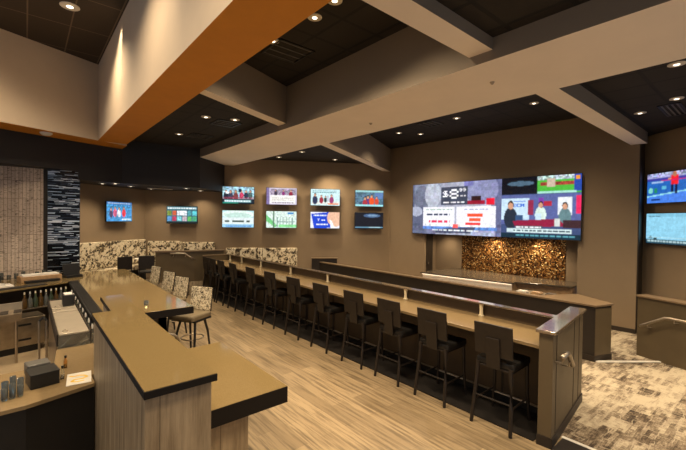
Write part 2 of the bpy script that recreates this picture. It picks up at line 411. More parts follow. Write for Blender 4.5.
# vents, sprinklers
def vent(x, y, z, sx, sy, lab, slats=4):
    t = empty('ceiling_vent', (x, y, z)); tag(t, lab, 'vent', 'black ceiling vents')
    fr = MB()
    for a in ((-sx/2, -sx/2+.03, -sy/2, sy/2), (sx/2-.03, sx/2, -sy/2, sy/2), (-sx/2, sx/2, -sy/2, -sy/2+.03), (-sx/2, sx/2, sy/2-.03, sy/2)): fr.box(*a, -.014, -.001)
    fr.build('frame', black_plastic, t); sl = MB()
    for i in range(slats):
        yy = -sy/2+.05+(sy-.1)*i/(slats-1); sl.box(-sx/2+.03, sx/2-.03, yy-.012, yy+.012, -.012, -.004)
    sl.build('grille', grey_plastic, t)
vent(3.20, 7.62, LO, .5, .5, 'square black vent in the rear left ceiling bay, nearer the cross beam')
vent(3.23, 9.25, LO, .5, .5, 'square black vent in the rear left ceiling bay, nearer the black header')
vent(3.05, 4.95, HI, .6, .6, 'square black vent in the coffer between the orange soffit and big beam')
vent(8.10, 6.05, HI, .5, .5, 'black vent in the bay above the video wall, between the lights')
vent(8.55, 1.25, LO, .9, .30, 'wide black vent in the right hand ceiling bay')
t = MB().lathe([(.03, 0), (.03, -.004), (.012, -.03)], n=12).build('sprinkler', chrome); t.location = (4.45, 2.385, SOF); tag(t, 'small sprinkler head under the big beige beam, nearer right', 'sprinkler', 'sprinkler heads')
t = MB().lathe([(.03, 0), (.03, -.004), (.012, -.03)], n=12).build('sprinkler', chrome); t.location = (4.75, 4.85, SOF); tag(t, 'small sprinkler head under the big beige beam, nearer left', 'sprinkler', 'sprinkler heads')
t = MB().lathe([(.04, 0), (.11, -.004), (.11, -.03), (.07, -.06)], n=16).build('smoke_detector', white_plastic); t.location = (.32, 10.10, SOF); tag(t, 'white round smoke detector under the orange soffit edge', 'smoke detector')
t = MB().box(2.75, 3.45, 12.2, 12.28, 3.285, 3.299).build('linear_diffuser', white_plastic); tag(t, 'narrow white linear diffuser under the black header', 'vent')

# ------------------------------------------------------------------ screens
FONT = {'$': '01110 10100 01110 00101 11110', '8': '01110 10001 01110 10001 01110', '9': '01110 10001 01111 00001 01110', '.': '00000 00000 00000 00000 00100',
 'E': '11111 10000 11110 10000 11111', 'C': '01111 10000 10000 10000 01111', 'M': '10001 11011 10101 10001 10001', 'T': '11111 00100 00100 00100 00100',
 'R': '11110 10001 11110 10010 10001', 'Y': '10001 01010 00100 00100 00100', 'P': '11110 10001 11110 10000 10000', 'L': '10000 10000 10000 10000 11111',
 'A': '01110 10001 11111 10001 10001', 'O': '01110 10001 10001 10001 01110', 'D': '11110 10001 10001 10001 11110', 'H': '10001 10001 11111 10001 10001', ' ': '00000 00000 00000 00000 00000'}
def lin(c): return np.array([(x/255.0)**2.2 for x in c])
class Cv:
    def __init__(s, w, h, c): s.w, s.h = w, h; s.a = np.zeros((h, w, 3)); s.a[:] = lin(c)
    def r(s, x0, y0, x1, y1, c, al=1):   # fractions, y down
        X0, X1 = int(round(x0*s.w)), max(int(round(x1*s.w)), int(round(x0*s.w))+1); Y0, Y1 = int(round(y0*s.h)), max(int(round(y1*s.h)), int(round(y0*s.h))+1)
        s.a[Y0:Y1, X0:X1] = s.a[Y0:Y1, X0:X1]*(1-al) + lin(c)*al; return s
    def e(s, cx, cy, rx, ry, c):
        yy, xx = np.mgrid[0:s.h, 0:s.w]; m_ = (((xx+.5)/s.w-cx)/rx)**2 + (((yy+.5)/s.h-cy)/ry)**2 <= 1; s.a[m_] = lin(c); return s
    def tri(s, p, c):
        yy, xx = np.mgrid[0:s.h, 0:s.w]; X = (xx+.5)/s.w; Y = (yy+.5)/s.h; m_ = np.ones_like(X, bool); n = len(p)
        sg = None
        for i in range(n):
            x0, y0 = p[i]; x1, y1 = p[(i+1) % n]; m_ &= ((x1-x0)*(Y-y0)-(y1-y0)*(X-x0)) >= 0
        s.a[m_] = lin(c); return s
    def grad(s, x0, y0, x1, y1, c0, c1):
        X0, X1, Y0, Y1 = int(x0*s.w), int(x1*s.w), int(y0*s.h), int(y1*s.h)
        for i in range(X0, X1): s.a[Y0:Y1, i] = lin(c0)*(1-(i-X0)/max(1, X1-X0)) + lin(c1)*(i-X0)/max(1, X1-X0)
        return s
    def nz(s, x0, y0, x1, y1, amt, blk=1):
        X0, X1, Y0, Y1 = int(x0*s.w), int(x1*s.w), int(y0*s.h), int(y1*s.h)
        n = (RNG.uniform(1-amt, 1+amt, ((Y1-Y0)//blk+1, (X1-X0)//blk+1, 1))*RNG.uniform(1-amt*.25, 1+amt*.25, ((Y1-Y0)//blk+1, (X1-X0)//blk+1, 3))).repeat(blk, 0).repeat(blk, 1)[:Y1-Y0, :X1-X0]
        s.a[Y0:Y1, X0:X1] *= n; return s
    def txt(s, x, y, st, c, k=1, slant=0):
        cx = int(x*s.w)
        for ch in st:
            rows = FONT.get(ch, FONT[' ']).split()
            for j, rr in enumerate(rows):
                for i, b in enumerate(rr):
                    if b == '1':
                        yy = int(y*s.h)+j*k - int(slant*(cx+i*k-int(x*s.w))); xx = cx+i*k
                        s.a[max(0, yy):yy+k, xx:xx+k] = lin(c)
            cx += 6*k
        return s
    def lines(s, x0, y0, x1, y1, n, c, bg=None):
        if bg: s.r(x0, y0, x1, y1, bg)
        for i in range(n):
            y = y0+(y1-y0)*(i+.25)/n; x = x0+.01
            while x < x1-.02:
                wv = random.uniform(.02, .07); s.r(x, y, min(x+wv, x1-.01), y+(y1-y0)*.45/n, c); x += wv+.015
        return s
    def person(s, x, y, h, body, skin=(205, 150, 120), hair=(40, 25, 20)):
        h = h*random.uniform(.85, 1.2); x = x+random.uniform(-.02, .02)
        s.e(x, y+h*.68, h*.20*s.h/s.w*1.3, h*.42, body); s.e(x, y+h*.17, h*.10*s.h/s.w*1.2, h*.17, hair); s.e(x, y+h*.21, h*.085*s.h/s.w*1.2, h*.13, skin); return s
def screen_mesh(cv, wd, ht, parent, name='screen', x0=0, z0=0, yoff=-.034):
    h, w_ = cv.a.shape[:2]
    n_lo = RNG.uniform(.90, 1.10, (h//3+1, w_//3+1, 1)).repeat(3, 0).repeat(3, 1)[:h, :w_]; n_hi = RNG.uniform(.88, 1.12, (h, w_, 1))
    A_ = cv.a*n_lo*n_hi; pd = np.pad(A_, ((1, 1), (1, 1), (0, 0)), 'edge')
    A_ = A_*.5 + .125*(pd[:-2, 1:-1]+pd[2:, 1:-1]+pd[1:-1, :-2]+pd[1:-1, 2:])
    vs = [(x0 - wd/2 + wd*i/w_, yoff, z0 + ht/2 - ht*j/h) for j in range(h+1) for i in range(w_+1)]
    fs = [(j*(w_+1)+i, (j+1)*(w_+1)+i, (j+1)*(w_+1)+i+1, j*(w_+1)+i+1) for j in range(h) for i in range(w_)]
    me = bpy.data.meshes.new(name); me.from_pydata(vs, [], fs); ca = me.color_attributes.new('pix', 'FLOAT_COLOR', 'CORNER')
    c4 = np.concatenate([np.clip(A_, 0, 1).reshape(-1, 3), np.ones((h*w_, 1))], 1).repeat(4, 0).astype(np.float32)
    ca.data.foreach_set('color', c4.ravel()); me.materials.append(screen_m)
    o = bpy.data.objects.new(name, me); COL.objects.link(o); o.parent = parent; return o
def tv(p, ang, z0, z1, wd, cv, lab, gap=.12, group='wall televisions', name='television', th=.05, split=None):
    """p: centre on the wall, ang: heading of the wall direction (viewer's left to right = local +x); local -y faces the room"""
    ht = z1-z0; t = empty(name, (p[0], p[1], (z0+z1)/2), ang); tag(t, lab, 'television', group)
    off = -gap
    fr = MB().box(-wd/2, wd/2, off-th, off, -ht/2, ht/2).build('casing', black_plastic, t, bevel=.006)
    MB().box(-.16, .16, off, -.001, -.12, .12).build('wall_mount', black_plastic, t)
    b = .012
    if split:
        cvs, fx = split; W_ = wd-2*b
        a = screen_mesh(cvs[0], W_*fx, ht-2*b, t, x0=-W_/2+W_*fx/2, yoff=off-th-.002); c = screen_mesh(cvs[1], W_*(1-fx), ht-2*b, t, x0=W_/2-W_*(1-fx)/2, yoff=off-th-.002)
    else: screen_mesh(cv, wd-2*b, ht-2*b, t, yoff=off-th-.002)
    return t
N = (64, 36)
def cv_panel():
    c = Cv(*N, (150, 190, 205)); c.nz(0, 0, 1, .5, .5, 3)
    for x, b in ((.12, (30, 35, 50)), (.27, (60, 60, 80)), (.42, (110, 60, 60)), (.60, (190, 60, 90)), (.75, (40, 50, 70)), (.9, (70, 90, 90))): c.person(x, .18, .55, b)
    c.r(.1, .3, .2, .42, (230, 235, 240)); c.r(.5, .1, .6, .3, (20, 40, 60)); c.r(0, .60, 1, .72, (150, 60, 80), .6); c.nz(0, .3, 1, .7, .45, 2); c.r(0, .72, 1, 1, (25, 35, 45)); c.lines(.06, .78, .9, .92, 1, (225, 235, 240), (120, 170, 175)); c.r(0, .93, .5, 1, (30, 120, 100)); return c
def cv_build():
    c = Cv(*N, (175, 215, 220)); c.e(.5, .22, .55, .24, (215, 235, 225)); c.e(.5, .30, .42, .16, (185, 215, 205)); c.r(0, .42, 1, .82, (215, 228, 228))
    for a, b in ((.08, .22), (.32, .68), (.76, .88)): c.r(a, .58, b, .70, (70, 85, 80))
    c.r(0, .80, 1, 1, (150, 200, 225)); c.lines(.1, .84, .95, .98, 2, (50, 110, 190)); return c
def cv_white():
    c = Cv(*N, (205, 195, 215)); c.r(0, 0, .10, 1, (120, 105, 150)); c.r(.12, .06, .98, .42, (150, 140, 160)); c.nz(.12, .06, .98, .42, .6, 2)
    c.person(.3, .08, .4, (60, 50, 70)).person(.55, .1, .4, (130, 40, 110)).person(.8, .08, .4, (140, 30, 60)); c.r(.12, .45, .95, .95, (235, 232, 228)); c.lines(.16, .55, .9, .8, 2, (190, 185, 175)); c.lines(.16, .84, .9, .95, 1, (90, 60, 120)); return c
def cv_park():
    c = Cv(*N, (205, 225, 215)); c.tri([(0, .2), (.35, .85), (.3, 1), (0, .6)], (110, 190, 120)); c.r(.22, 0, .26, 1, (90, 120, 100)); c.r(.70, .05, .9, .18, (60, 130, 190))
    for x in (.35, .45, .55, .65, .75, .85): c.r(x, .35+.1*(x % .2), x+.02, .95, (90, 130, 120)); c.r(x, .6, x+.09, .66, (130, 160, 150))
    c.r(.4, .8, 1, .97, (130, 210, 140)); c.nz(0, 0, 1, 1, .2, 2); return c
def cv_street():
    c = Cv(*N, (195, 225, 228)); c.lines(.05, .06, .9, .24, 2, (70, 130, 140)); c.r(.03, .75, 1, .95, (215, 220, 215)); c.person(.16, .25, .68, (40, 50, 80)).person(.38, .35, .5, (150, 40, 60)).person(.52, .4, .45, (40, 60, 60)).person(.72, .3, .6, (150, 60, 110))
    c.r(.55, .4, .62, .75, (180, 190, 200)); c.r(.6, .86, .95, .95, (230, 130, 80)); return c
def cv_blue():
    c = Cv(*N, (225, 225, 235)); c.tri([(.02, .12), (.62, 0), (.75, .98), (.12, 1.0)][::1], (25, 65, 195)); c.e(.85, .35, .28, .55, (228, 180, 150)); c.tri([(.62, .0), (.75, .6), (.98, 1), (.7, 1)], (240, 238, 240))
    c.lines(.10, .14, .56, .30, 1, (225, 235, 250)); c.txt(.24, .42, 'T', (240, 245, 255), 1); c.lines(.36, .44, .52, .58, 1, (240, 245, 255)); c.lines(.2, .68, .6, .84, 1, (240, 245, 255)); return c
def cv_orange():
    c = Cv(*N, (80, 110, 130)); c.nz(0, 0, 1, 1, .5, 3); c.r(.0, .0, 1, .12, (150, 200, 200)); c.r(.7, .15, .98, .5, (90, 120, 170)); c.person(.45, .3, .6, (90, 60, 120)).person(.58, .25, .7, (225, 80, 35)).person(.76, .35, .6, (200, 70, 50)).person(.33, .4, .5, (160, 50, 60))
    c.r(0, .88, 1, 1, (150, 215, 220)); return c
def cv_dark():
    c = Cv(*N, (14, 17, 30)); c.e(.6, .18, .3, .12, (70, 95, 130)); c.e(.62, .17, .18, .06, (115, 145, 175)); c.r(0, .88, 1, .95, (105, 150, 175)); c.r(.5, .88, .9, .95, (170, 205, 215)); return c
def cv_grid():
    c = Cv(*N, (60, 100, 110)); c.lines(.02, .03, .98, .18, 1, (225, 235, 235), (60, 120, 130)); c.r(.34, .24, .66, .52, (228, 232, 240))
    for i, col in enumerate(((120, 140, 60), (200, 90, 60), (80, 150, 160), (90, 190, 200))): c.r(.02+.16*(i % 2)+(.66 if i > 1 else 0), .24, .16+.16*(i % 2)+(.66 if i > 1 else 0), .52, col)
    for i in range(6): c.r(.02+.165*i, .58, .155+.165*i, .86, ((90, 140, 190), (190, 60, 90), (130, 200, 210), (190, 170, 180), (90, 170, 90), (70, 150, 110))[i])
    c.r(0, .9, 1, 1, (25, 35, 35)); c.nz(0, .2, 1, .88, .35, 2); return c
def cv_court():
    c = Cv(*N, (70, 140, 195)); c.nz(0, 0, 1, .3, .4, 2); c.person(.32, .22, .55, (200, 90, 120)).person(.5, .25, .5, (225, 225, 235)).person(.68, .22, .6, (220, 60, 70)).person(.16, .3, .5, (70, 60, 90)); c.r(.6, .86, .95, .95, (200, 225, 235)); c.r(0, 0, 1, .14, (60, 110, 170)); c.lines(.04, .03, .96, .12, 1, (215, 230, 240)); c.nz(0, .14, 1, 1, .35, 3); return c
def cv_tennis():
    c = Cv(64, 36, (40, 95, 175)); c.r(0, 0, 1, .16, (150, 150, 190)); c.nz(0, 0, 1, .16, .7, 2); c.r(0, .16, 1, .24, (60, 60, 150)); c.tri([(0, .8), (1, .62), (1, 1), (0, 1)], (70, 120, 215)); c.tri([(0, .76), (1, .58), (1, .62), (0, .80)], (140, 210, 220))
    c.e(.08, .58, .05, .1, (120, 200, 190)); c.r(.15, .5, .22, .66, (40, 130, 90)); c.e(.36, .5, .05, .07, (90, 170, 200)); c.r(.1, .86, .28, .93, (20, 40, 90)); c.r(.1, .28, .35, .32, (150, 180, 220))
    c.r(.50, .12, .64, .42, (225, 35, 45)); c.e(.57, .08, .04, .08, (170, 110, 80)); c.r(.50, .42, .55, .66, (20, 25, 60)); c.r(.58, .42, .63, .72, (20, 25, 60)); c.r(.44, .2, .50, .26, (190, 130, 100)); c.r(.3, .24, 1, .28, (190, 40, 110)); return c
def cv_golf():
    c = Cv(64, 36, (135, 195, 220)); c.r(0, .0, 1, .1, (120, 180, 205)); c.lines(.05, .08, .3, .13, 1, (60, 90, 110)); c.r(0, .86, 1, 1, (35, 65, 80)); c.lines(.02, .88, .95, .97, 1, (170, 200, 205)); c.e(.1, .8, .05, .04, (30, 45, 40)); c.e(.2, .84, .04, .03, (30, 45, 40)); c.r(0, .78, 1, .80, (165, 210, 225)); return c
def cv_ad():
    c = Cv(150, 84, (150, 158, 175)); c.grad(0, 0, 1, 1, (120, 128, 150), (190, 190, 205))
    c.r(.86, 0, .90, 1, (205, 205, 215)); c.r(.90, 0, .94, 1, (120, 120, 150)); c.r(.94, 0, 1, 1, (95, 100, 135)); c.r(0, .84, .3, 1, (110, 112, 140)); c.r(.0, .0, .02, 1, (90, 95, 120)); c.tri([(.16, .45), (.24, .02), (.30, .10), (.26, .45)], (205, 208, 220)); c.tri([(.02, .44), (.10, .05), (.2, .4)], (165, 168, 185))
    c.e(.12, .28, .10, .26, (105, 110, 130)); c.e(.26, .22, .10, .26, (175, 180, 195)); c.e(.80, .16, .17, .28, (135, 138, 175)); c.r(.62, 0, .72, .08, (120, 120, 180)); c.r(0, .45, .16, 1, (90, 95, 120)); c.e(.05, .55, .08, .1, (165, 170, 190))
    c.r(.36, .08, .66, .43, (62, 68, 86)); c.txt(.385, .16, '$', (245, 245, 250), 2); c.txt(.46, .14, '8', (245, 245, 250), 3); c.txt(.57, .12, '99', (245, 245, 250), 1); c.lines(.57, .24, .65, .29, 1, (220, 220, 225)); c.lines(.38, .35, .64, .41, 1, (235, 235, 240))
    c.r(.70, .27, .80, .42, (45, 25, 30)); c.r(.66, .36, .84, .43, (150, 20, 50)); c.r(.85, .32, .93, .44, (215, 25, 50))
    c.r(.14, .47, .52, .84, (232, 232, 240)); c.r(.54, .47, .95, .84, (235, 233, 240)); c.lines(.18, .58, .48, .66, 1, (40, 50, 80)); c.lines(.20, .70, .48, .80, 1, (220, 50, 90)); c.lines(.16, .50, .50, .54, 1, (60, 140, 80))
    c.lines(.62, .50, .90, .54, 1, (60, 90, 160)); c.r(.66, .60, .82, .66, (235, 80, 50)); c.r(.68, .68, .80, .74, (235, 90, 60)); c.r(.64, .76, .80, .81, (230, 60, 60)); c.r(.14, .84, .96, .90, (90, 130, 200)); c.r(.50, .80, .56, .88, (235, 90, 90))
    c.tri([(.3, .90), (.75, .84), (.72, .96), (.3, .98)], (70, 75, 100)); c.r(.70, .90, .95, 1, (165, 170, 200)); c.lines(.25, .90, .8, .94, 1, (235, 240, 245)); c.nz(0, 0, 1, .46, .16, 5); c.nz(0, .8, 1, 1, .3, 4); c.nz(0, 0, 1, 1, .10, 1); return c
def cv_show():
    c = Cv(110, 90, (60, 75, 115)); c.r(0, 0, .48, .28, (8, 14, 26)); c.e(.26, .10, .18, .04, (75, 100, 120))
    c.r(.48, 0, 1, .28, (75, 175, 60)); c.r(.48, 0, 1, .07, (170, 190, 190)); c.nz(.48, 0, 1, .07, .6, 2); c.r(.52, .10, .94, .15, (150, 60, 50)); c.nz(.52, .10, .94, .15, .5, 2); c.r(.60, .04, .70, .18, (190, 170, 150)); c.r(.92, .0, 1, .26, (35, 70, 160)); c.r(.94, .02, .98, .08, (240, 150, 40)); c.r(.48, .25, .95, .28, (160, 215, 200))
    c.r(0, .29, 1, .78, (85, 95, 150)); c.r(0, .34, .38, .70, (190, 215, 235)); c.txt(.16, .44, 'ECM', (25, 90, 200), 1)
    c.txt(.17, .44, 'ECM', (25, 90, 200), 1); c.r(.17, .39, .34, .405, (25, 90, 200)); c.r(.36, .38, .44, .62, (140, 40, 70)); c.r(.56, .40, .66, .48, (170, 40, 60)); c.r(.74, .34, .90, .62, (225, 230, 235)); c.r(.95, .32, 1, .60, (225, 40, 90)); c.r(.5, .34, .56, .5, (120, 60, 160))
    c.person(.13, .38, .42, (35, 45, 60)).person(.53, .40, .38, (205, 225, 215)).person(.84, .42, .38, (95, 125, 130)); c.r(.2, .62, .3, .72, (50, 80, 120))
    c.tri([(.16, .72), (.74, .68), (.84, .80), (.2, .82)], (140, 25, 60)); c.r(.46, .60, .54, .70, (190, 215, 235)); c.r(.70, .68, .76, .80, (200, 205, 200)); c.r(.8, .7, 1, .82, (60, 35, 40))
    c.lines(.2, .80, .55, .845, 1, (240, 240, 245), (60, 80, 90)); c.lines(.08, .85, .9, .91, 1, (20, 50, 70), (205, 225, 225)); c.r(.08, .84, .17, .91, (190, 210, 215)); c.r(0, .925, 1, 1, (15, 45, 60)); c.lines(.2, .935, .95, .985, 1, (90, 160, 175)); return c

aW = math.atan2(-dW.y, -dW.x)                 # left-to-right along back wall
def WP(x, y): return (x, y)
cols = [((5.445, 11.82), cv_panel, 'showing a seated panel of people', cv_build, 'showing a pale building under a bright sky'),
        ((6.665, 11.10), cv_white, 'showing a mostly white page of text', cv_park, 'showing a pale green outdoor view'),
        ((7.945, 10.347), cv_street, 'showing people in a pale street scene', cv_blue, 'showing a blue advert with white lettering'),
        ((9.29, 9.555), cv_orange, 'showing a figure in orange among others', cv_dark, 'showing a nearly black picture')]
for i, (p, f1, l1, f2, l2) in enumerate(cols):
    pos = ('leftmost', 'second', 'third', 'rightmost')[i]
    tv(p, aW, 2.905, 3.485, 1.03, f1(), 'upper %s television of the back wall grid, %s' % (pos, l1))
    tv(p, aW, 2.12, 2.70, 1.03, f2(), 'lower %s television of the back wall grid, %s' % (pos, l2))
tv((3.93, 12.713), aW, 2.23, 2.795, .95, cv_grid(), 'single television left of the grid, showing a mosaic of small pictures', group='corner televisions')
aV = math.atan2(-dV.y, -dV.x)
pv = Vector((1.98, 12.648, 0)); tv((pv.x, pv.y), aV, 2.285, 2.865, .90, cv_court(), 'television nearest the glossy tiled column, showing players on blue', group='corner televisions')
aR = math.atan2(-dR.y, -dR.x)
ctr = RW - dR*(.12+.60)
tv((ctr.x, ctr.y), aR, 2.885, 3.55, 1.2, cv_tennis(), 'upper television on the far right wall, showing a player in red', group='right wall televisions', gap=.03)
tv((ctr.x, ctr.y), aR, 2.005, 2.68, 1.2, cv_golf(), 'lower television on the far right wall, showing a pale blue scene', group='right wall televisions', gap=.03)
aT = math.atan2(-dT.y, -dT.x)
cT = TP((8.065+3.105)/2)
tv(cT, aT, 2.01, 3.64, 4.965, None, 'huge wide video wall above the bronze mosaic, with price advert and talk show', group=None, name='video_wall', gap=.06, split=((cv_ad(), cv_show()), .610))

# ------------------------------------------------------------------ back-bar niche
def grid_panel(name, P0, du, dv, nu, nv, depth, colf, mat, nrm, rowoff=False):
    bm = bmesh.new(); la = bm.loops.layers.float_color.new('tone')
    for j in range(nv):
        sh = (.5 if (rowoff and j % 2) else 0); i = 0
        for i in range(nu):
            u0 = min(max(i+sh*0, 0), nu); a = P0 + du*(i/nu) + dv*(j/nv); b = P0 + du*((i+.92)/nu) + dv*(j/nv); cc = P0 + du*((i+.92)/nu) + dv*((j+.90)/nv); d = P0 + du*(i/nu) + dv*((j+.90)/nv)
            offs = [nrm*random.uniform(0, depth) for _ in range(4)]
            ax, ay = random.uniform(-1, 1)*depth, random.uniform(-1, 1)*depth; base = depth*1.6
            q = [a + nrm*(base+ax+ay), b + nrm*(base-ax+ay), cc + nrm*(base-ax-ay), d + nrm*(base+ax-ay)]
            vs = [bm.verts.new(x) for x in q]; vb = [bm.verts.new(x) for x in (a, b, cc, d)]
            c = colf(); fs = [bm.faces.new(vs)]
            for k in range(4): fs.append(bm.faces.new((vb[k], vb[(k+1) % 4], vs[(k+1) % 4], vs[k])))
            for f in fs:
                for lp in f.loops: lp[la] = (*c, 1)
    bm.faces.ensure_lookup_table()
    me = bpy.data.meshes.new(name); bm.to_mesh(me); bm.free(); me.materials.append(mat)
    o = bpy.data.objects.new(name, me); COL.objects.link(o); return o
a = Vector((*TP(6.67, .695), .82)); b = Vector((*TP(3.66, .695), .82))
def mc():
    k = random.random()
    return (.50, .25, .07) if k < .30 else (.22, .09, .025) if k < .62 else (.04, .018, .008) if k < .90 else (1.0, .74, .34)
o = grid_panel('mosaic_panel', a, b-a, Vector((0, 0, 1.29)), 104, 44, .004, mc, mosaic_m, -nT)
tag(o, 'shimmering bronze mosaic panel below the huge video wall', 'wall panel')
d0 = TP(7.652, .12); d1 = TP(7.652, .46)
o = MB().prism([(d0[0], d0[1]-.03), (d1[0], d1[1]-.03), (d1[0], d1[1]), (d0[0], d0[1])], 0, 2.02).build('door_1', dark_trim); struct(o)
MB().lathe([(.02, 0), (.02, .05), (.03, .06)], n=10).build('door_handle', chrome, o).location = (d0[0]+.05, d0[1]-.06, 1.0)
granite = plain('dark_granite', (.075, .058, .040), .22, var=.3, scale=60)
# lit back counter
t = empty('back_counter'); tag(t, 'back bar counter with glowing front edge below the mosaic', 'counter')
MB().prism([(9.02, 7.0), (9.36, 4.36), (9.60, 4.40), (10.05, 3.24), (10.86, 3.24), (10.72, 7.0)], .86, .90).build('worktop', granite, t, bevel=.005)
MB().prism([(9.10, 6.95), (9.43, 4.40), (9.72, 4.42), (10.14, 3.28), (10.83, 3.28), (10.70, 6.95)], 0, .86).build('cabinet_body', tan_wood, t)
MB().prism([(9.05, 6.95), (9.39, 4.42), (9.42, 4.42), (9.08, 6.95)], .848, .859).build('light_strip', led_m, t)
MB().prism([(9.085, 6.95), (9.425, 4.41), (9.45, 4.41), (9.11, 6.95)], .60, .858).build('fascia', soffit, t)
t = empty('under_counter_fridge', (9.32, 3.75, 0), R(-14)); tag(t, 'low dark under counter fridge at the right end of the back bar', 'fridge')
MB().box(-.28, .28, -.55, .50, 0, .70).build('body', black_plastic, t, bevel=.01)
MB().box(-.30, .30, -.57, .52, .70, .73).build('worktop', steel, t)
for i, (lx, ly, c, lab) in enumerate([(9.22, 4.05, white_plastic, 'white tray at the left end of the low fridge top'), (9.30, 3.75, tan_wood, 'tan tray in the middle of the low fridge top'), (9.38, 3.45, grey_plastic, 'dark tray at the right end of the low fridge top')]):
    o = MB().box(-.10, .10, -.11, .11, 0, .03).box(-.08, .08, -.09, .09, .03, .05).build('tray', c); o.location = (lx, ly, .73); tag(o, lab, 'tray', 'trays on the low fridge')
light(*TP(5.6, .30), 2.05, 80, 150, .1); light(*TP(4.3, .30), 2.05, 70, 150, .1); light(*TP(7.1, .3), 2.05, 22, 150, .1)

# ------------------------------------------------------------------ half walls
t = empty('half_wall'); tag(t, 'long dark half wall with tan cap running behind the stool counter', 'half wall')
poly = [(7.60, 10.85), (7.62, 2.09), (8.03, 1.95), (8.50, 2.66), (7.74, 3.05), (7.67, 10.85)]
MB().prism(poly, 0, .965).build('body', dark_panel, t)
MB().prism([(7.575, 10.9), (7.595, 2.07), (8.04, 1.92), (8.54, 2.67), (7.75, 3.08), (7.69, 10.9)], .965, 1.0).build('cap', cap_lam, t, bevel=.004)
MB().prism([(7.63, 2.085), (8.02, 1.947), (8.02, 1.942), (7.63, 2.08)], .10, .93).build('end_panel', brown_panel, t)
MB().prism([(7.585, 10.85), (7.605, 2.08), (8.04, 1.93), (8.05, 1.95), (7.64, 2.10), (7.60, 10.85)], 0, .10).build('base', dark_trim, t)
t = empty('half_wall'); tag(t, 'brown half wall with satin handrail under the right wall televisions', 'half wall')
A = Vector((8.66, 1.70, 0)); D = Vector((-.325, -.946, 0)); Nn = Vector((.946, -.325, 0))
MB().prism([P2(A), P2(A+D*3.4), P2(A+D*3.4+Nn*.22), P2(A+Nn*.22)], 0, 1.09).build('body', brown_panel, t)
MB().prism([P2(A-D*.02-Nn*.03), P2(A+D*3.4-Nn*.03), P2(A+D*3.4+Nn*.25), P2(A-D*.02+Nn*.25)], 1.09, 1.12).build('cap', cap_lam, t, bevel=.004)
q = lambda s, z, o_=.09: tuple(A + D*s - Nn*o_ + Vector((0, 0, z)))
hr = empty('handrail'); tag(hr, 'satin metal handrail on the right half wall, sloping then level', 'handrail', 'satin handrails')
MB().tube([q(.10, .57), q(.14, .60), q(.30, .70), q(.48, .81), q(.56, .825), q(.75, .825), q(1.9, .825)], .024, 12).build('rail', chrome, hr, smooth=True)
for s_, z_ in ((.22, .64), (.62, .82), (1.5, .82)):
    MB().tube([q(s_, z_-.02), q(s_, z_-.06), q(s_, z_-.07, .0)], .010, 8).lathe([(.03, 0), (.03, .005)], c=q(s_, z_-.07, .004), n=10).build('bracket', chrome, hr)
# far half wall of the corner booths
t = empty('half_wall'); tag(t, 'brown half wall in front of the corner booths at the far end', 'half wall')
fp = [Vector((3.0, 12.32, 0)), Vector((4.05, 11.98, 0)), Vector((4.95, 11.86, 0))]
MB().prism([P2(fp[0]), P2(fp[1]), P2(fp[2]), (4.95, 11.94), (4.05, 12.08), (3.02, 12.42)], 0, 1.36).build('body', brown_panel, t)
MB().prism([(2.97, 12.28), (4.05, 11.94), (4.98, 11.82), (4.98, 11.98), (4.06, 12.13), (3.0, 12.46)], 1.36, 1.40).build('cap', cap_lam, t)
hr = empty('handrail'); tag(hr, 'short satin handrail on the far half wall behind the bar chairs', 'handrail', 'satin handrails')
MB().tube([(3.36, 12.10, 1.32), (3.75, 11.96, 1.32), (3.85, 11.93, 1.24), (4.02, 11.88, 1.12)], .026, 10).build('rail', chrome, hr, smooth=True)
for X in (3.45, 3.78): MB().tube([(X, 12.10-(X-3.36)*.35, 1.30), (X, 12.12-(X-3.36)*.35, 1.22), (X, 12.18-(X-3.36)*.32, 1.22)], .01, 8).build('bracket', chrome, hr)

# ------------------------------------------------------------------ stool counter
t = empty('bar_counter'); tag(t, 'long tan topped counter lined with dark stools', 'counter')
MB().prism([(4.35, 1.712), (5.12, 1.80), (5.12, 11.62), (4.35, 11.62)], 1.03, 1.07).build('countertop', counter_tan, t, bevel=.004)
dw = MB().box(4.94, 5.06, 1.80, 11.62, .12, 1.03)
dw.build('die_wall', die_wall_m, t)
MB().box(4.93, 5.07, 1.80, 11.62, 0, .12).build('base', black_vinyl, t)
MB().box(4.922, 4.932, 1.80, 11.62, .10, .125).build('base_trim', chrome, t)
for y in np.arange(2.4, 11.5, .92): MB().box(4.932, 4.942, y, y+.03, .12, 1.03).build('panel_batten', dark_panel, t)
MB().box(5.00, 5.13, 1.78, 11.66, 1.246, 1.266).build('drink_rail', rail_cap, t, bevel=.003)
MB().box(5.095, 5.118, 1.80, 11.61, 1.071, 1.2455).build('back_board', die_wall_m, t)
for y in (2.80, 4.22, 6.42, 7.92, 9.47, 10.70, 11.55):
    MB().lathe([(.042, 1.071), (.042, 1.080), (.028, 1.09), (.024, 1.15), (.030, 1.235), (.036, 1.244)], c=(5.045, y, 0), n=12).build('rail_post', brass, t)
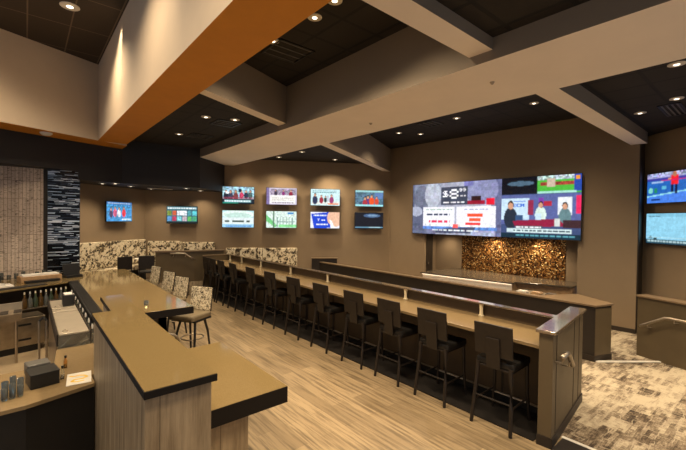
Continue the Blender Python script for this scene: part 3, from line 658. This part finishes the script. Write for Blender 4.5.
# bulk behind the counter that the panel closes
t = empty('end_panel'); tag(t, 'brown end panel closing the stool counter, with polished cap', 'panel')
EP = Vector((4.315, 1.560, 0)); eu = Vector((math.cos(R(6.5)), math.sin(R(6.5)), 0)); en = Vector((-eu.y, eu.x, 0))
def ep(u0, u1, n0, n1): return [P2(EP+eu*u0+en*n0), P2(EP+eu*u1+en*n0), P2(EP+eu*u1+en*n1), P2(EP+eu*u0+en*n1)]
MB().prism(ep(0, 1.50, 0, .14), .0, 1.235).build('body', brown_panel, t, bevel=.003)
MB().prism(ep(-.03, 1.54, -.03, .17), 1.236, 1.268).build('cap', rail_cap, t, bevel=.004)
MB().prism(ep(-.014, .0, -.006, .145), .0, .11).prism(ep(-.014, 1.50, -.014, .0), .0, .11).build('base', dark_panel, t)
for u_ in (.14, .98, 1.26): MB().prism(ep(u_, u_+.012, -.004, .0), .11, 1.235).build('panel_joint', dark_panel, t)
t = empty('end_panel'); tag(t, 'brown panel at the far end of the stool counter', 'panel')
MB().box(4.22, 5.13, 11.625, 11.70, 0, 1.24).build('body', brown_panel, t)
MB().box(4.20, 4.98, 11.61, 11.72, 1.241, 1.262).build('cap', cap_lam, t)
hr = empty('handrail'); tag(hr, 'satin metal handrail on the end panel of the stool counter', 'handrail', 'satin handrails')
MB().tube([(4.36, 1.48, 1.0), (4.54, 1.50, 1.0), (4.59, 1.505, .985), (4.64, 1.51, .95), (4.83, 1.535, .79)], .028, 12).build('rail', chrome, hr, smooth=True)
for X, z in ((4.40, .98), (4.70, .86)):
    MB().tube([(X, 1.485+(X-4.36)*.11, z), (X, 1.495+(X-4.36)*.11, z-.05), (X, 1.580+(X-4.36)*.114, z-.06)], .011, 8).build('bracket', chrome, hr)

# stool
def make_stool():
    r = empty('bar_stool')
    # local: +x toward the counter, origin under the seat centre
    s = MB().box(-.23, .24, -.22, .22, .69, .715); s.build('seat_frame', dark_wood, r, bevel=.006)
    MB().box(-.22, .25, -.235, .235, .712, .795).build('seat', black_vinyl, r, bevel=.02)
    Mx = Matrix.Translation((-.235, 0, .775)) @ Matrix.Rotation(R(-6), 4, 'Y')
    b = MB().box(-.012, .012, -.232, .232, .08, .46, Mx)
    b.build('backrest', dark_wood, r, bevel=.006)
    MB().box(-.030, -.013, -.085, .085, -.07, .30, Mx).build('back_splat', dark_wood, r, bevel=.004)
    for sy in (-1, 1):
        MB().tube([(-.30, sy*.238, 0), (-.262, sy*.225, .30), (-.232, sy*.205, .60), (-.228, sy*.20, .74)], [.020, .024, .026, .026], 8).build('leg', dark_wood, r)
        MB().tube([(.245, sy*.232, 0), (.225, sy*.205, .35), (.215, sy*.20, .70)], [.018, .022, .025], 8).build('leg', dark_wood, r)
    for sy in (-1, 1): MB().tube([(-.268, sy*.213, .28), (.228, sy*.208, .28)], .011, 8).build('stretcher', dark_wood, r)
    MB().tube([(.230, -.208, .22), (.230, .208, .22)], .012, 8).build('footrest', chrome, r)
    MB().tube([(-.262, -.212, .34), (-.262, .212, .34)], .010, 8).build('stretcher', dark_wood, r)
    return r
ords = ['nearest the camera, beside the brown end panel', 'second from the brown end panel', 'third from the brown end panel', 'fourth from the brown end panel', 'fifth from the brown end panel', 'sixth from the brown end panel', 'seventh from the brown end panel', 'eighth from the brown end panel', 'ninth from the brown end panel', 'third from the far end', 'second from the far end', 'at the far end']
ys = [2.18, 3.05, 3.83, 4.64, 5.55, 6.49, 7.46, 8.41, 9.42, 10.22, 10.82, 11.36]
st0 = make_stool()
for i, y in enumerate(ys):
    o = st0 if i == 0 else copy_tree(st0)
    o.location = (4.46, y, 0); o.rotation_euler = (0, 0, R(random.uniform(-2, 2)))
    tag(o, 'dark wooden bar stool at the long counter, ' + ords[i], 'bar stool', 'dark stools along the counter')

# ------------------------------------------------------------------ main bar
t = empty('bar_partition'); tag(t, 'wood clad partition with raised tan ledge at the near end of bar', 'counter')
MB().prism([(.495, 2.23), (.862, 2.23), (.862, 5.06), (.68, 5.06), (.68, 4.24), (.495, 4.24)], 0, 1.455).build('cladding', clad_m, t)
led = [(.482, 2.19), (.884, 2.19), (.884, 5.13), (.66, 5.13), (.64, 4.29), (.482, 4.29)]
MB().prism(led, 1.455, 1.497).build('ledge_edge', fascia_black, t, bevel=.002)
MB().prism([(.485, 2.193), (.881, 2.193), (.881, 5.127), (.663, 5.127), (.643, 4.287), (.485, 4.287)], 1.4975, 1.501).build('ledge_top', quartz_m, t)
t = empty('low_counter'); tag(t, 'lowered tan counter section with deep black edge beside the raised ledge', 'counter')
MB().box(.883, 1.952, 3.103, 4.767, .7985, .802).build('countertop', quartz_m, t)
MB().box(.88, 1.955, 3.10, 4.77, .645, .798).build('apron', fascia_black, t)
MB().box(1.20, 1.60, 3.22, 4.6, 0, .645).build('support', clad_m, t)
t = empty('bar'); tag(t, 'large u shaped bar with glossy tan top behind the raised ledge', 'bar')
top = [(1.975, 5.86), (1.975, 11.05), (.95, 11.04), (-3.4, 10.1), (-3.4, 8.45), (-.4, 8.95), (.80, 9.62), (.83, 5.86)]
MB().prism(top, 1.040, 1.07).build('countertop', quartz_m, t, bevel=.003)
MB().prism([(1.977, 5.858), (1.977, 11.04), (1.90, 11.04), (1.90, 5.94), (.84, 5.94), (.84, 5.858)], .96, 1.066).build('edge', fascia_black, t)
MB().prism([(1.62, 5.98), (1.62, 10.7), (.95, 10.7), (-3.4, 9.8), (-3.4, 9.6), (.9, 10.45), (1.5, 10.45), (1.5, 5.98)], 0, 1.035).build('front_panel', die_wall_m, t)
MB().prism([(.84, 5.98), (1.62, 5.98), (1.62, 6.1), (.84, 6.1)], 0, 1.035).build('front_panel', die_wall_m, t)
MB().tube([(1.80, 6.2, .20), (1.80, 10.9, .20)], .022, 10).build('foot_rail', chrome, t)
for i, y in enumerate((6.25, 8.0, 9.7)): MB().tube([(1.80, y, .20), (1.80, y, .0)], .012, 8).build('foot_rail_post', chrome, t)
# ring shaped end of the foot rail seen between counter and chair
ar = [(1.55+.16*math.cos(R(a_)), 5.66, .60+.16*math.sin(R(a_))) for a_ in range(0, 181, 20)]
o = MB().tube([(1.71, 5.66, 0)]+ar+[(1.39, 5.66, 0)], .018, 10).build('grab_hoop', chrome); tag(o, 'curved metal hoop on the floor between low counter and first bar chair', 'hoop')
# mats along the inner edge
mats = [((.675, 6.02, .825, 7.12), 'nearest'), ((.68, 7.15, .83, 8.2), 'second'), ((.675, 8.23, .825, 9.3), 'farthest')]
for (x0, y0, x1, y1), w_ in mats:
    mb = MB().box(x0, x1, y0, y1, 0, .012); yy = y0+.02
    while yy < y1-.02: mb.box(x0+.01, x1-.01, yy, yy+.012, .012, .017); yy += .03
    o = mb.build('bar_mat', rubber.m); o.location.z = 1.071; tag(o, 'long black rubber bar mat on the inner bar edge, %s of three' % w_, 'bar mat', 'black bar mats')
MB2 = MB().prism([(.667, 6.0), (.84, 6.0), (.84, 9.66), (.667, 9.56)], 1.02, 1.0705).build('edge', fascia_black, bpy.data.objects['bar'])
for k, (a_, b_, w_) in enumerate([((-1.7, 8.55), (-.72, 8.75), 'left'), ((-.56, 8.78), (.40, 9.25), 'right')]):
    A_ = Vector((*a_, 0)); B_ = Vector((*b_, 0)); d_ = (B_-A_).normalized(); n_ = Vector((-d_.y, d_.x, 0))
    if k == 1: pass
    o = MB().prism([P2(A_+n_*.16), P2(B_+n_*.16), P2(B_+n_*.34), P2(A_+n_*.34)], 0, .014).build('bar_mat', rubber.m); o.location.z = 1.071
    tag(o, 'black rubber bar mat on the rear leg of the bar, %s one' % w_, 'bar mat', 'black bar mats')

# bar chairs with patterned backs
def make_chair():
    r = empty('bar_chair')   # local +x toward the back (away from the bar)
    MB().box(-.22, .22, -.235, .235, .62, .66).build('seat_frame', black_plastic, r, bevel=.01)
    MB().box(-.31, .20, -.25, .25, .655, .75).build('seat', plain_seat, r, bevel=.03)
    Mx = Matrix.Translation((.21, 0, .76)) @ Matrix.Rotation(R(8), 4, 'Y')
    MB().box(-.035, .005, -.22, .22, -.02, .40, Mx).build('backrest', chairfab_m, r, bevel=.015)
    MB().box(.006, .022, -.223, .223, -.025, .405, Mx).build('back_shell', dark_wood, r, bevel=.006)
    for sx in (-1, 1):
        for sy in (-1, 1):
            MB().tube([(sx*.22, sy*.215, 0), (sx*.17, sy*.19, .40), (sx*.12, sy*.15, .63)], [.017, .021, .022], 8).build('leg', black_plastic, r)
    ring = [(.19*math.cos(2*math.pi*k/24), .19*math.sin(2*math.pi*k/24), .30) for k in range(25)]
    MB().tube(ring, .011, 8).build('footring', chrome, r)
    return r
plain_seat = plain('tan_seat_vinyl', (.16, .125, .075), .35)
ch0 = make_chair()
for i, (y, lab) in enumerate([(6.78, 'nearest the low counter, its seat fully visible'), (8.22, 'second from the low counter'), (9.18, 'third from the low counter'), (10.36, 'farthest from the low counter')]):
    o = ch0 if i == 0 else copy_tree(ch0); o.location = ((2.27, 2.31, 2.31, 2.31)[i], y, 0); o.rotation_euler = (0, 0, R((32, 16, 13, 10)[i]))
    tag(o, 'floral backed bar chair at the main bar, ' + lab, 'bar chair', 'floral backed chairs at the bar')

# ------------------------------------------------------------------ equipment inside the bar
def lath(name, prof, mat, loc, lab, cat, group=None, n=14, smooth=True, caps=None):
    o = MB().lathe(prof, n=n).build(name, mat, smooth=smooth); o.location = loc; tag(o, lab, cat, group)
    if caps: MB().lathe(caps[0], n=n).build(caps[1], caps[2], o)
    return o
t = empty('service_counter'); tag(t, 'tan work counter with dark front in the lower left foreground', 'counter')
MB().prism([(-2.2, 3.86), (.0, 3.93), (.486, 4.08), (.486, 4.30), (.66, 4.32), (.66, 5.37), (.27, 5.37), (.22, 4.85), (-2.2, 4.80)], .865, .90).build('countertop', counter_tan, t, bevel=.003)
MB().prism([(-2.2, 3.90), (.0, 3.96), (.484, 4.11), (.484, 4.30), (.65, 4.34), (.65, 5.33), (.34, 5.33), (.26, 4.78), (-2.2, 4.74)], .0, .865).build('cabinet', black_vinyl, t)
t = empty('receipt_printer', (.115, 4.38, .901), R(9)); tag(t, 'black box printer with grey lid on the near work counter', 'printer')
MB().box(-.105, .105, -.13, .10, 0, .12).build('body', black_plastic, t, bevel=.006)
MB().box(-.108, .108, -.133, .10, .12, .126).build('lid', black_vinyl, t, bevel=.002)
MB().box(-.09, .085, .10, .26, .03, .145).build('paper_cover', grey_plastic, t, bevel=.01)
t = empty('order_monitor', (-.36, 4.30, .901), R(6)); tag(t, 'flat monitor glowing blue at the left picture border', 'monitor')
MB().box(-.18, .18, -.015, .015, .03, .33).build('casing', black_plastic, t, bevel=.004); MB().box(-.10, .10, -.02, .08, 0, .015).box(-.03, .03, .015, .035, 0, .2).build('stand', black_plastic, t)
cvm = Cv(20, 16, (10, 130, 180)); cvm.lines(.1, .1, .9, .9, 5, (120, 200, 230)); screen_mesh(cvm, .345, .285, t, z0=.18, yoff=-.017)
# glassware cluster
k = 0
for ix in range(3):
    for iy in range(3):
        x = -.135+.05*ix; y = 4.13+.085*iy+.01*ix
        desc = ['front', 'middle', 'rear'][iy]; dc = ['leftmost', 'middle', 'rightmost'][ix]
        tall = .10 + .03*((ix+iy) % 2)
        lath('drinking_glass', [(.016, 0), (.020, .01), (.023, tall), (.021, tall), (.017, .014)], glass_m, (x, y, .901), 'clear glass beside the black printer, %s of the %s row' % (dc, desc), 'glass', 'glasses beside the printer', n=12)
# menu, pens
o = MB().box(-.085, .105, -.15, .15, 0, .003).build('menu_sheet', white_plastic); o.location = (.375, 4.28, .901); o.rotation_euler = (0, 0, R(-6)); tag(o, 'white menu sheet with yellow swirl on the near work counter', 'menu')
yl = plain('yellow_print', (.85, .55, .06), .5)
swm = MB(); swp = [(-.065, .09), (-.03, .06), (.01, .075), (.05, .05), (.075, .0), (.03, -.03), (-.02, -.02), (-.05, -.06), (-.01, -.09), (.05, -.08)]
for (x0_, y0_), (x1_, y1_) in zip(swp[:-1], swp[1:]):
    d_ = Vector((x1_-x0_, y1_-y0_, 0)).normalized(); n_ = Vector((-d_.y, d_.x, 0))*.011
    swm.prism([(x0_+n_.x, y0_+n_.y), (x1_+n_.x, y1_+n_.y), (x1_-n_.x, y1_-n_.y), (x0_-n_.x, y0_-n_.y)], .0032, .0040)
swm.build('printed_swirl', yl, o)
for i, (x, y, lab) in enumerate([(.305, 4.66, 'farther'), (.262, 4.36, 'nearer')]):
    lath('sauce_bottle', [(.016, 0), (.016, .07), (.007, .09), (.007, .11)], glass_amber if i == 0 else glass_m, (x, y, .901), 'small bottle with black cap beside the menu, %s one' % lab, 'bottle', 'small bottles by the menu', n=12, caps=([(.010, .105), (.010, .125)], 'cap', black_plastic))
# ice bins
t = empty('ice_bin'); tag(t, 'steel ice bin with glass front and three lids against the bar', 'ice bin')
MB().box(.285, .595, 5.80, 7.72, .12, 1.0).box(.285, .595, 5.42, 5.80, .12, .76).build('body', steel, t)
MB().box(.270, .285, 5.40, 7.76, .92, 1.055).box(.595, .605, 5.40, 7.76, .92, 1.055).box(.285, .595, 7.72, 7.76, .12, 1.055).build('rim', dark_panel, t)
MB().box(.285, .595, 5.405, 5.412, .74, 1.035).build('front_pane', glass_m, t)
for y0, y1 in ((5.46, 6.70), (6.76, 6.96), (7.02, 7.70)):
    l_ = MB().box(.292, .588, y0, y1, 1.02, 1.045).build('lid', steel_light, t, bevel=.006); MB().tube([(.33, y0+.10, 1.048), (.36, y0+.10, 1.068), (.39, y0+.10, 1.048)], .006, 6).build('lid_handle', chrome, l_)
for lx in (.31, .57):
    for ly in (5.5, 7.66): MB().tube([(lx, ly, 0), (lx, ly, .12)], .018, 8).build('leg', steel, t)
for i, (a0, b0, lab) in enumerate([((.30, 5.48, .775), (.52, 5.52, .86), 'lowest, lying leftmost'), ((.36, 5.55, .80), (.56, 5.60, .90), 'lying in the middle'), ((.40, 5.46, .84), (.58, 5.50, .94), 'topmost on the right'), ((.31, 5.47, .88), (.42, 5.50, .99), 'crossing on the left'), ((.33, 5.66, .78), (.57, 5.62, .84), 'lowest at the rear')]):
    v0 = Vector(a0); v1 = Vector(b0)
    o = MB().tube([v0, v0.lerp(v1, .7), v1], [.009, .009, .024], 8).build('bar_tool', chrome); tag(o, 'metal bar tool behind the ice bin glass, ' + lab, 'utensil', 'bar tools in the bin')
# black caddy with items on the bin
t = empty('napkin_caddy', (.50, 7.2, 1.047)); tag(t, 'black caddy standing on the farthest ice bin lid', 'caddy'); MB().box(-.07, .07, -.12, .12, 0, .17).build('body', black_plastic, t, bevel=.006); MB().box(-.05, .05, -.10, .10, .17, .18).build('napkins', foam, t)
# bottles in the speed rail along the mats
bprof = [(.034, 0), (.036, .02), (.036, .17), (.013, .22), (.013, .28)]
t = empty('speed_rail'); tag(t, 'steel bottle rail running below the bar mats', 'bottle rail')
MB().box(.608, .662, 5.5, 8.45, .82, .83).box(.658, .663, 5.5, 8.45, .83, .88).build('trough', steel, t)
n_ = 17
for i in range(n_):
    y = 5.56 + i*.172; mt = (glass_m, glass_amber, glass_m, glass_green)[i % 4]
    nm = ('first', 'second', 'third', 'fourth', 'fifth', 'sixth', 'seventh', 'eighth', 'ninth', 'tenth', 'eleventh', 'twelfth', 'thirteenth', 'fourteenth', 'fifteenth', 'sixteenth', 'farthest')[i]
    cl = ('clear', 'amber', 'clear', 'green')[i % 4]
    # keep bottles clear of mats: they sit low in the rail on the inner side
    o = lath('liquor_bottle', [(r_*.64, z_*.72) for r_, z_ in bprof], mt, (.633, y, .831), '%s liquor bottle in the rail by the mats, %s from the near end' % (cl, nm), 'bottle', 'bottles in the speed rail', n=12, caps=([(.011, .200), (.011, .235), (.005, .262)], 'pourer', black_plastic if i % 2 else white_plastic))
for i in range(9):
    x = -.02 + i*.075; y = 8.58+.03*i
    o = lath('liquor_bottle', [(r_, z_*.9) for r_, z_ in bprof], (glass_amber, glass_m, glass_green)[i % 3], (x, y, .79), '%s bottle in the rear bottle row by the corner, %s from the left' % (('amber', 'clear', 'green')[i % 3], ('first', 'second', 'third', 'fourth', 'fifth', 'sixth', 'seventh', 'eighth', 'ninth')[i]), 'bottle', 'bottles in the rear row', n=12, caps=([(.011, .25), (.011, .29)], 'pourer', white_plastic if i % 2 else brass))
o = MB().prism([(-.08, 8.50), (.66, 8.75), (.66, 8.90), (-.08, 8.68)], .775, .789).build('bottle_shelf', steel); tag(o, 'steel shelf under the rear bottle row', 'shelf')
# drainboard and cooler on the left
t = empty('drain_station'); tag(t, 'steel drainboard station in front of the rear bar leg', 'drainboard')
MB().prism([(-2.4, 7.55), (-.05, 8.05), (-.05, 8.42), (-2.4, 7.95)], .80, .83).build('top', steel, t, bevel=.004)
MB().prism([(-2.4, 7.55), (-.05, 8.05), (-.05, 8.07), (-2.4, 7.57)], .70, .80).build('front_lip', steel, t)
MB().prism([(-2.4, 7.93), (-.05, 8.40), (-.05, 8.43), (-2.4, 7.96)], .83, .95).build('backsplash', steel_light, t)
mm = MB()
for i in range(14):
    x = -2.3+i*.165; y = 7.55+(x+2.4)*.2128; mm.prism([(x, y+.06), (x+.10, y+.08), (x+.10, y+.34), (x, y+.32)], .831, .838)
mm.build('drain_slots', dark_panel, t)
for x in (-2.3, -1.2, -.12): MB().tube([(x, 7.62+(x+2.4)*.2128, 0), (x, 7.62+(x+2.4)*.2128, .70)], .018, 8).build('leg', steel, t)
t = empty('back_bar_cooler', (-.75, 8.68, 0), R(12)); tag(t, 'low steel bar cooler with vent slots at left', 'cooler')
MB().box(-1.2, 1.0, -.2, .25, .12, .62).build('body', steel, t, bevel=.006)
for i, x in enumerate((-.9, -.35, .20, .62)):
    for z in (.22, .48): MB().box(x-.0, x+.18, -.206, -.2, z, z+.035).build('vent_slot', black_plastic, t)
MB().box(-1.15, .95, -.18, .22, 0, .12).build('base', black_vinyl, t)
MB().lathe([(.015, 0), (.015, .01)], c=(.30, -.21, .36), n=10).build('lock', chrome, t)
# upright water pipes of the sink
t = empty('rinse_faucet', (.14, 6.6, 0)); tag(t, 'thin double pipe faucet stand beside the ice bin', 'faucet')
MB().tube([(0, 0, 0), (0, 0, .98)], .014, 8).build('pipe', chrome, t); MB().tube([(.08, .0, 0), (.08, 0, .98)], .014, 8).build('pipe', chrome, t); MB().tube([(0, 0, .98), (.04, 0, 1.02), (.08, 0, .98)], .016, 8).build('spout', black_plastic, t)
# items on the rear bar leg
t = empty('glass_rack', (.22, 10.02, 1.071), R(14)); tag(t, 'tan wooden rack with white items on the rear bar leg', 'rack')
MB().box(-.34, .34, -.15, .15, 0, .12).build('crate', tan_wood, t, bevel=.005); MB().box(-.30, .30, -.12, .12, .12, .15).build('folded_napkins', foam, t); MB().box(-.3, .26, -.30, -.17, .0, .05).build('tray', black_plastic, t)
t = empty('cash_terminal', (.78, 10.25, 1.071), R(20)); tag(t, 'black point of sale terminal in front of the glossy column', 'terminal')
MB().box(-.16, .16, -.14, .14, 0, .05).build('base', black_plastic, t); MB().box(-.16, .16, -.02, .01, .05, .30, Matrix.Rotation(R(-12), 4, 'X')).build('display', black_plastic, t, bevel=.006)
t = empty('cutting_board', (-.42, 9.52, 1.071), R(14)); tag(t, 'pale cutting board with crumpled towel at far left', 'cutting board'); MB().box(-.22, .22, -.16, .16, 0, .03).build('board', foam, t, bevel=.005)
o = MB().prism([(-.10, -.12), (.16, -.10), (.14, .12), (-.08, .10)], 0, [.03, .05, .02, .06]).build('towel', foam); o.location = (-.46, 9.50, 1.103); tag(o, 'crumpled white towel on the pale cutting board', 'towel')
t = empty('espresso_machine', (-.62, 9.95, 1.071), R(14)); tag(t, 'dark machine at the left edge of the rear bar leg', 'machine'); MB().box(-.4, .22, -.16, .16, 0, .18).build('body', black_plastic, t, bevel=.01); MB().box(-.38, .20, -.14, .14, .181, .20).build('top_tray', steel, t)
for i in range(11):
    x = -.62+.115*i; h_ = .10+.03*(i % 3)
    lath('drinking_glass', [(.025, 0), (.032, .01), (.036, h_), (.033, h_), (.028, .012)], glass_m, (x, 10.50+.16*x+.02*(i % 2), 1.071), 'clear glass on the rear bar leg before the tile wall, %s from the left' % ('first', 'second', 'third', 'fourth', 'fifth', 'sixth', 'seventh', 'eighth', 'ninth', 'tenth', 'eleventh')[i], 'glass', 'glasses on the rear bar leg', n=12)
o = lath('candle_holder', [(.03, 0), (.034, .005), (.036, .07), (.032, .07), (.028, .01)], glass_m, (1.42, 6.35, 1.071), 'small glass candle holder glowing on the main bar top', 'candle', None)
MB().lathe([(.012, .012), (.012, .03), (.004, .045)], n=10).build('flame', emis('candle_glow', (1, .7, .3), 8), o)

# ------------------------------------------------------------------ ledger column
P0 = Vector((.378, 10.93, 1.0)); U = Vector((.60, .0, 0))
bm = bmesh.new(); la = bm.loops.layers.float_color.new('tone')
z = 1.0
while z < 3.53:
    h_ = random.choice((.014, .018, .022)); x = 0.0
    while x < .60:
        w_ = min(random.uniform(.06, .28), .60-x); k = random.random(); zc = (z-1)/2.5
        lightp = .52 if .30 < zc < .99 else .25
        c = (.008, .009, .012) if k > lightp else random.choice(((.42, .50, .60), (.20, .25, .31), (.05, .06, .08), (.85, .90, .97), (.60, .67, .75)))
        dp = random.uniform(.0, .02)
        vs = [bm.verts.new((P0.x+x+a_*w_, P0.y-.02-dp*b_+(.05 if b_ < 0 else 0), z+c_*(h_-.004))) for a_ in (0, .985) for b_ in (1, -1) for c_ in (0, 1)]
        for f in ((0,1,3,2),(4,6,7,5),(0,4,5,1),(2,3,7,6),(0,2,6,4),(1,5,7,3)):
            ff = bm.faces.new([vs[i_] for i_ in f])
            for lp in ff.loops: lp[la] = (*c, 1)
        x += w_
    z += h_
me = bpy.data.meshes.new('ledger_tiles'); bmesh.ops.recalc_face_normals(bm, faces=bm.faces); bm.to_mesh(me); bm.free(); me.materials.append(ledger_m)
col = empty('tiled_column'); tag(col, 'column faced with glossy black and white glass strip tiles', 'column')
o = bpy.data.objects.new('glass_tiles', me); COL.objects.link(o); o.parent = col
MB().box(.378, .99, 10.965, 11.3, 0, 3.52).build('core', black_paint, col)

# ------------------------------------------------------------------ booths
def booth(a, b, n, ztop, zseat, zf, lab, seg=1.0, th=.10, dp=.42, ea=0, eb=0):
    """a,b on the wall line; n outward from the room"""
    a = Vector((*a, 0)); b = Vector((*b, 0)); L = (b-a).length; d = (b-a)/L
    t = empty('booth_bench'); tag(t, lab, 'booth bench', 'upholstered booth benches'); k = max(1, round(L/seg))
    for i in range(k):
        s0 = -ea + (L+ea+eb)*i/k+.006; s1 = -ea + (L+ea+eb)*(i+1)/k-.006
        p0 = a+d*s0-n*.004; p1 = a+d*s1-n*.004
        MB().prism([P2(p0-n*th), P2(p1-n*th), P2(p1), P2(p0)], zseat+.06, ztop).build('back_cushion', booth_m, t, bevel=.02)
    p0, p1 = a-n*.004, b-n*.004
    MB().prism([P2(p0-n*dp), P2(p1-n*dp), P2(p1-n*.0), P2(p0-n*.0)], zseat-.08, zseat+.05).build('seat_cushion', booth_m, t, bevel=.02)
    MB().prism([P2(p0-n*(dp-.05)), P2(p1-n*(dp-.05)), P2(p1-n*.0), P2(p0-n*.0)], zf, zseat-.08).build('base', black_vinyl, t)
booth(P2(C1+dV*.35), P2(C1+dV*2.55), nV, 1.72, .92, .425, 'cream and black patterned booth bench between tiled column and room corner', .8, ea=.30)
booth(P2(C1-dW*.35), P2(C1-dW*1.15), nW, 1.66, .92, .425, 'patterned booth bench left part below the single corner television', .9, ea=.24)
booth(P2(C1-dW*1.17), P2(C1-dW*1.98), nW, 1.63, .92, .425, 'patterned booth bench right of the corner, above the far half wall', 1.1, dp=.20, eb=.2)
pa = C0+dW*5.25; pb = C0+dW*3.30
booth(P2(pa), P2(pb), nW, 1.44, .50, 0, 'patterned booth bench below the television grid on the back wall', 1.1, ea=.42)
t = empty('half_wall'); tag(t, 'low brown wall at the back, right of the patterned booth', 'half wall')
MB().prism([(7.36, 10.25), (8.10, 9.81), (8.16, 9.91), (7.42, 10.35)], 0, 1.10).build('body', dark_panel, t)
MB().prism([(7.34, 10.24), (8.12, 9.78), (8.20, 9.92), (7.42, 10.38)], 1.10, 1.13).build('cap', cap_lam, t)
def small_table(x, y, z, lab, wd=.24, col=white_plastic):
    t = empty('dining_table', (x, y, z)); tag(t, lab, 'table', 'small dining tables')
    MB().box(-wd, wd, -wd, wd, .74, .77).build('tabletop', col, t, bevel=.004); MB().lathe([(.03, .02), (.03, .74)], n=10).build('pedestal', black_plastic, t); MB().lathe([(.2, 0), (.2, .012), (.04, .03)], n=14).build('foot', black_plastic, t)
def dchair(x, y, z, rz, lab):
    r = empty('dining_chair', (x, y, z), rz); tag(r, lab, 'chair', 'dark dining chairs')
    MB().box(-.2, .2, -.2, .2, .43, .48).build('seat', black_vinyl, r, bevel=.01); MB().box(.17, .2, -.2, .2, .55, .92).build('backrest', dark_wood, r, bevel=.006)
    for sx in (-1, 1):
        for sy in (-1, 1): MB().tube([(sx*.18, sy*.18, 0), (sx*.18, sy*.18, .55 if sx > 0 else .44)], .014, 6).build('leg', dark_wood, r)
small_table(2.70, 12.42, .42, 'small light table in the booth corner', .23)
dchair(2.0, 11.78, .42, R(-70), 'dark dining chair at the corner booth, left one')
dchair(2.62, 11.74, .42, R(-100), 'dark dining chair at the corner booth, right one')
small_table(5.75, 10.85, 0, 'dark dining table before the patterned booth, left one', .3, black_vinyl)
small_table(7.0, 10.0, 0, 'dark dining table before the patterned booth, right one', .3, black_vinyl)
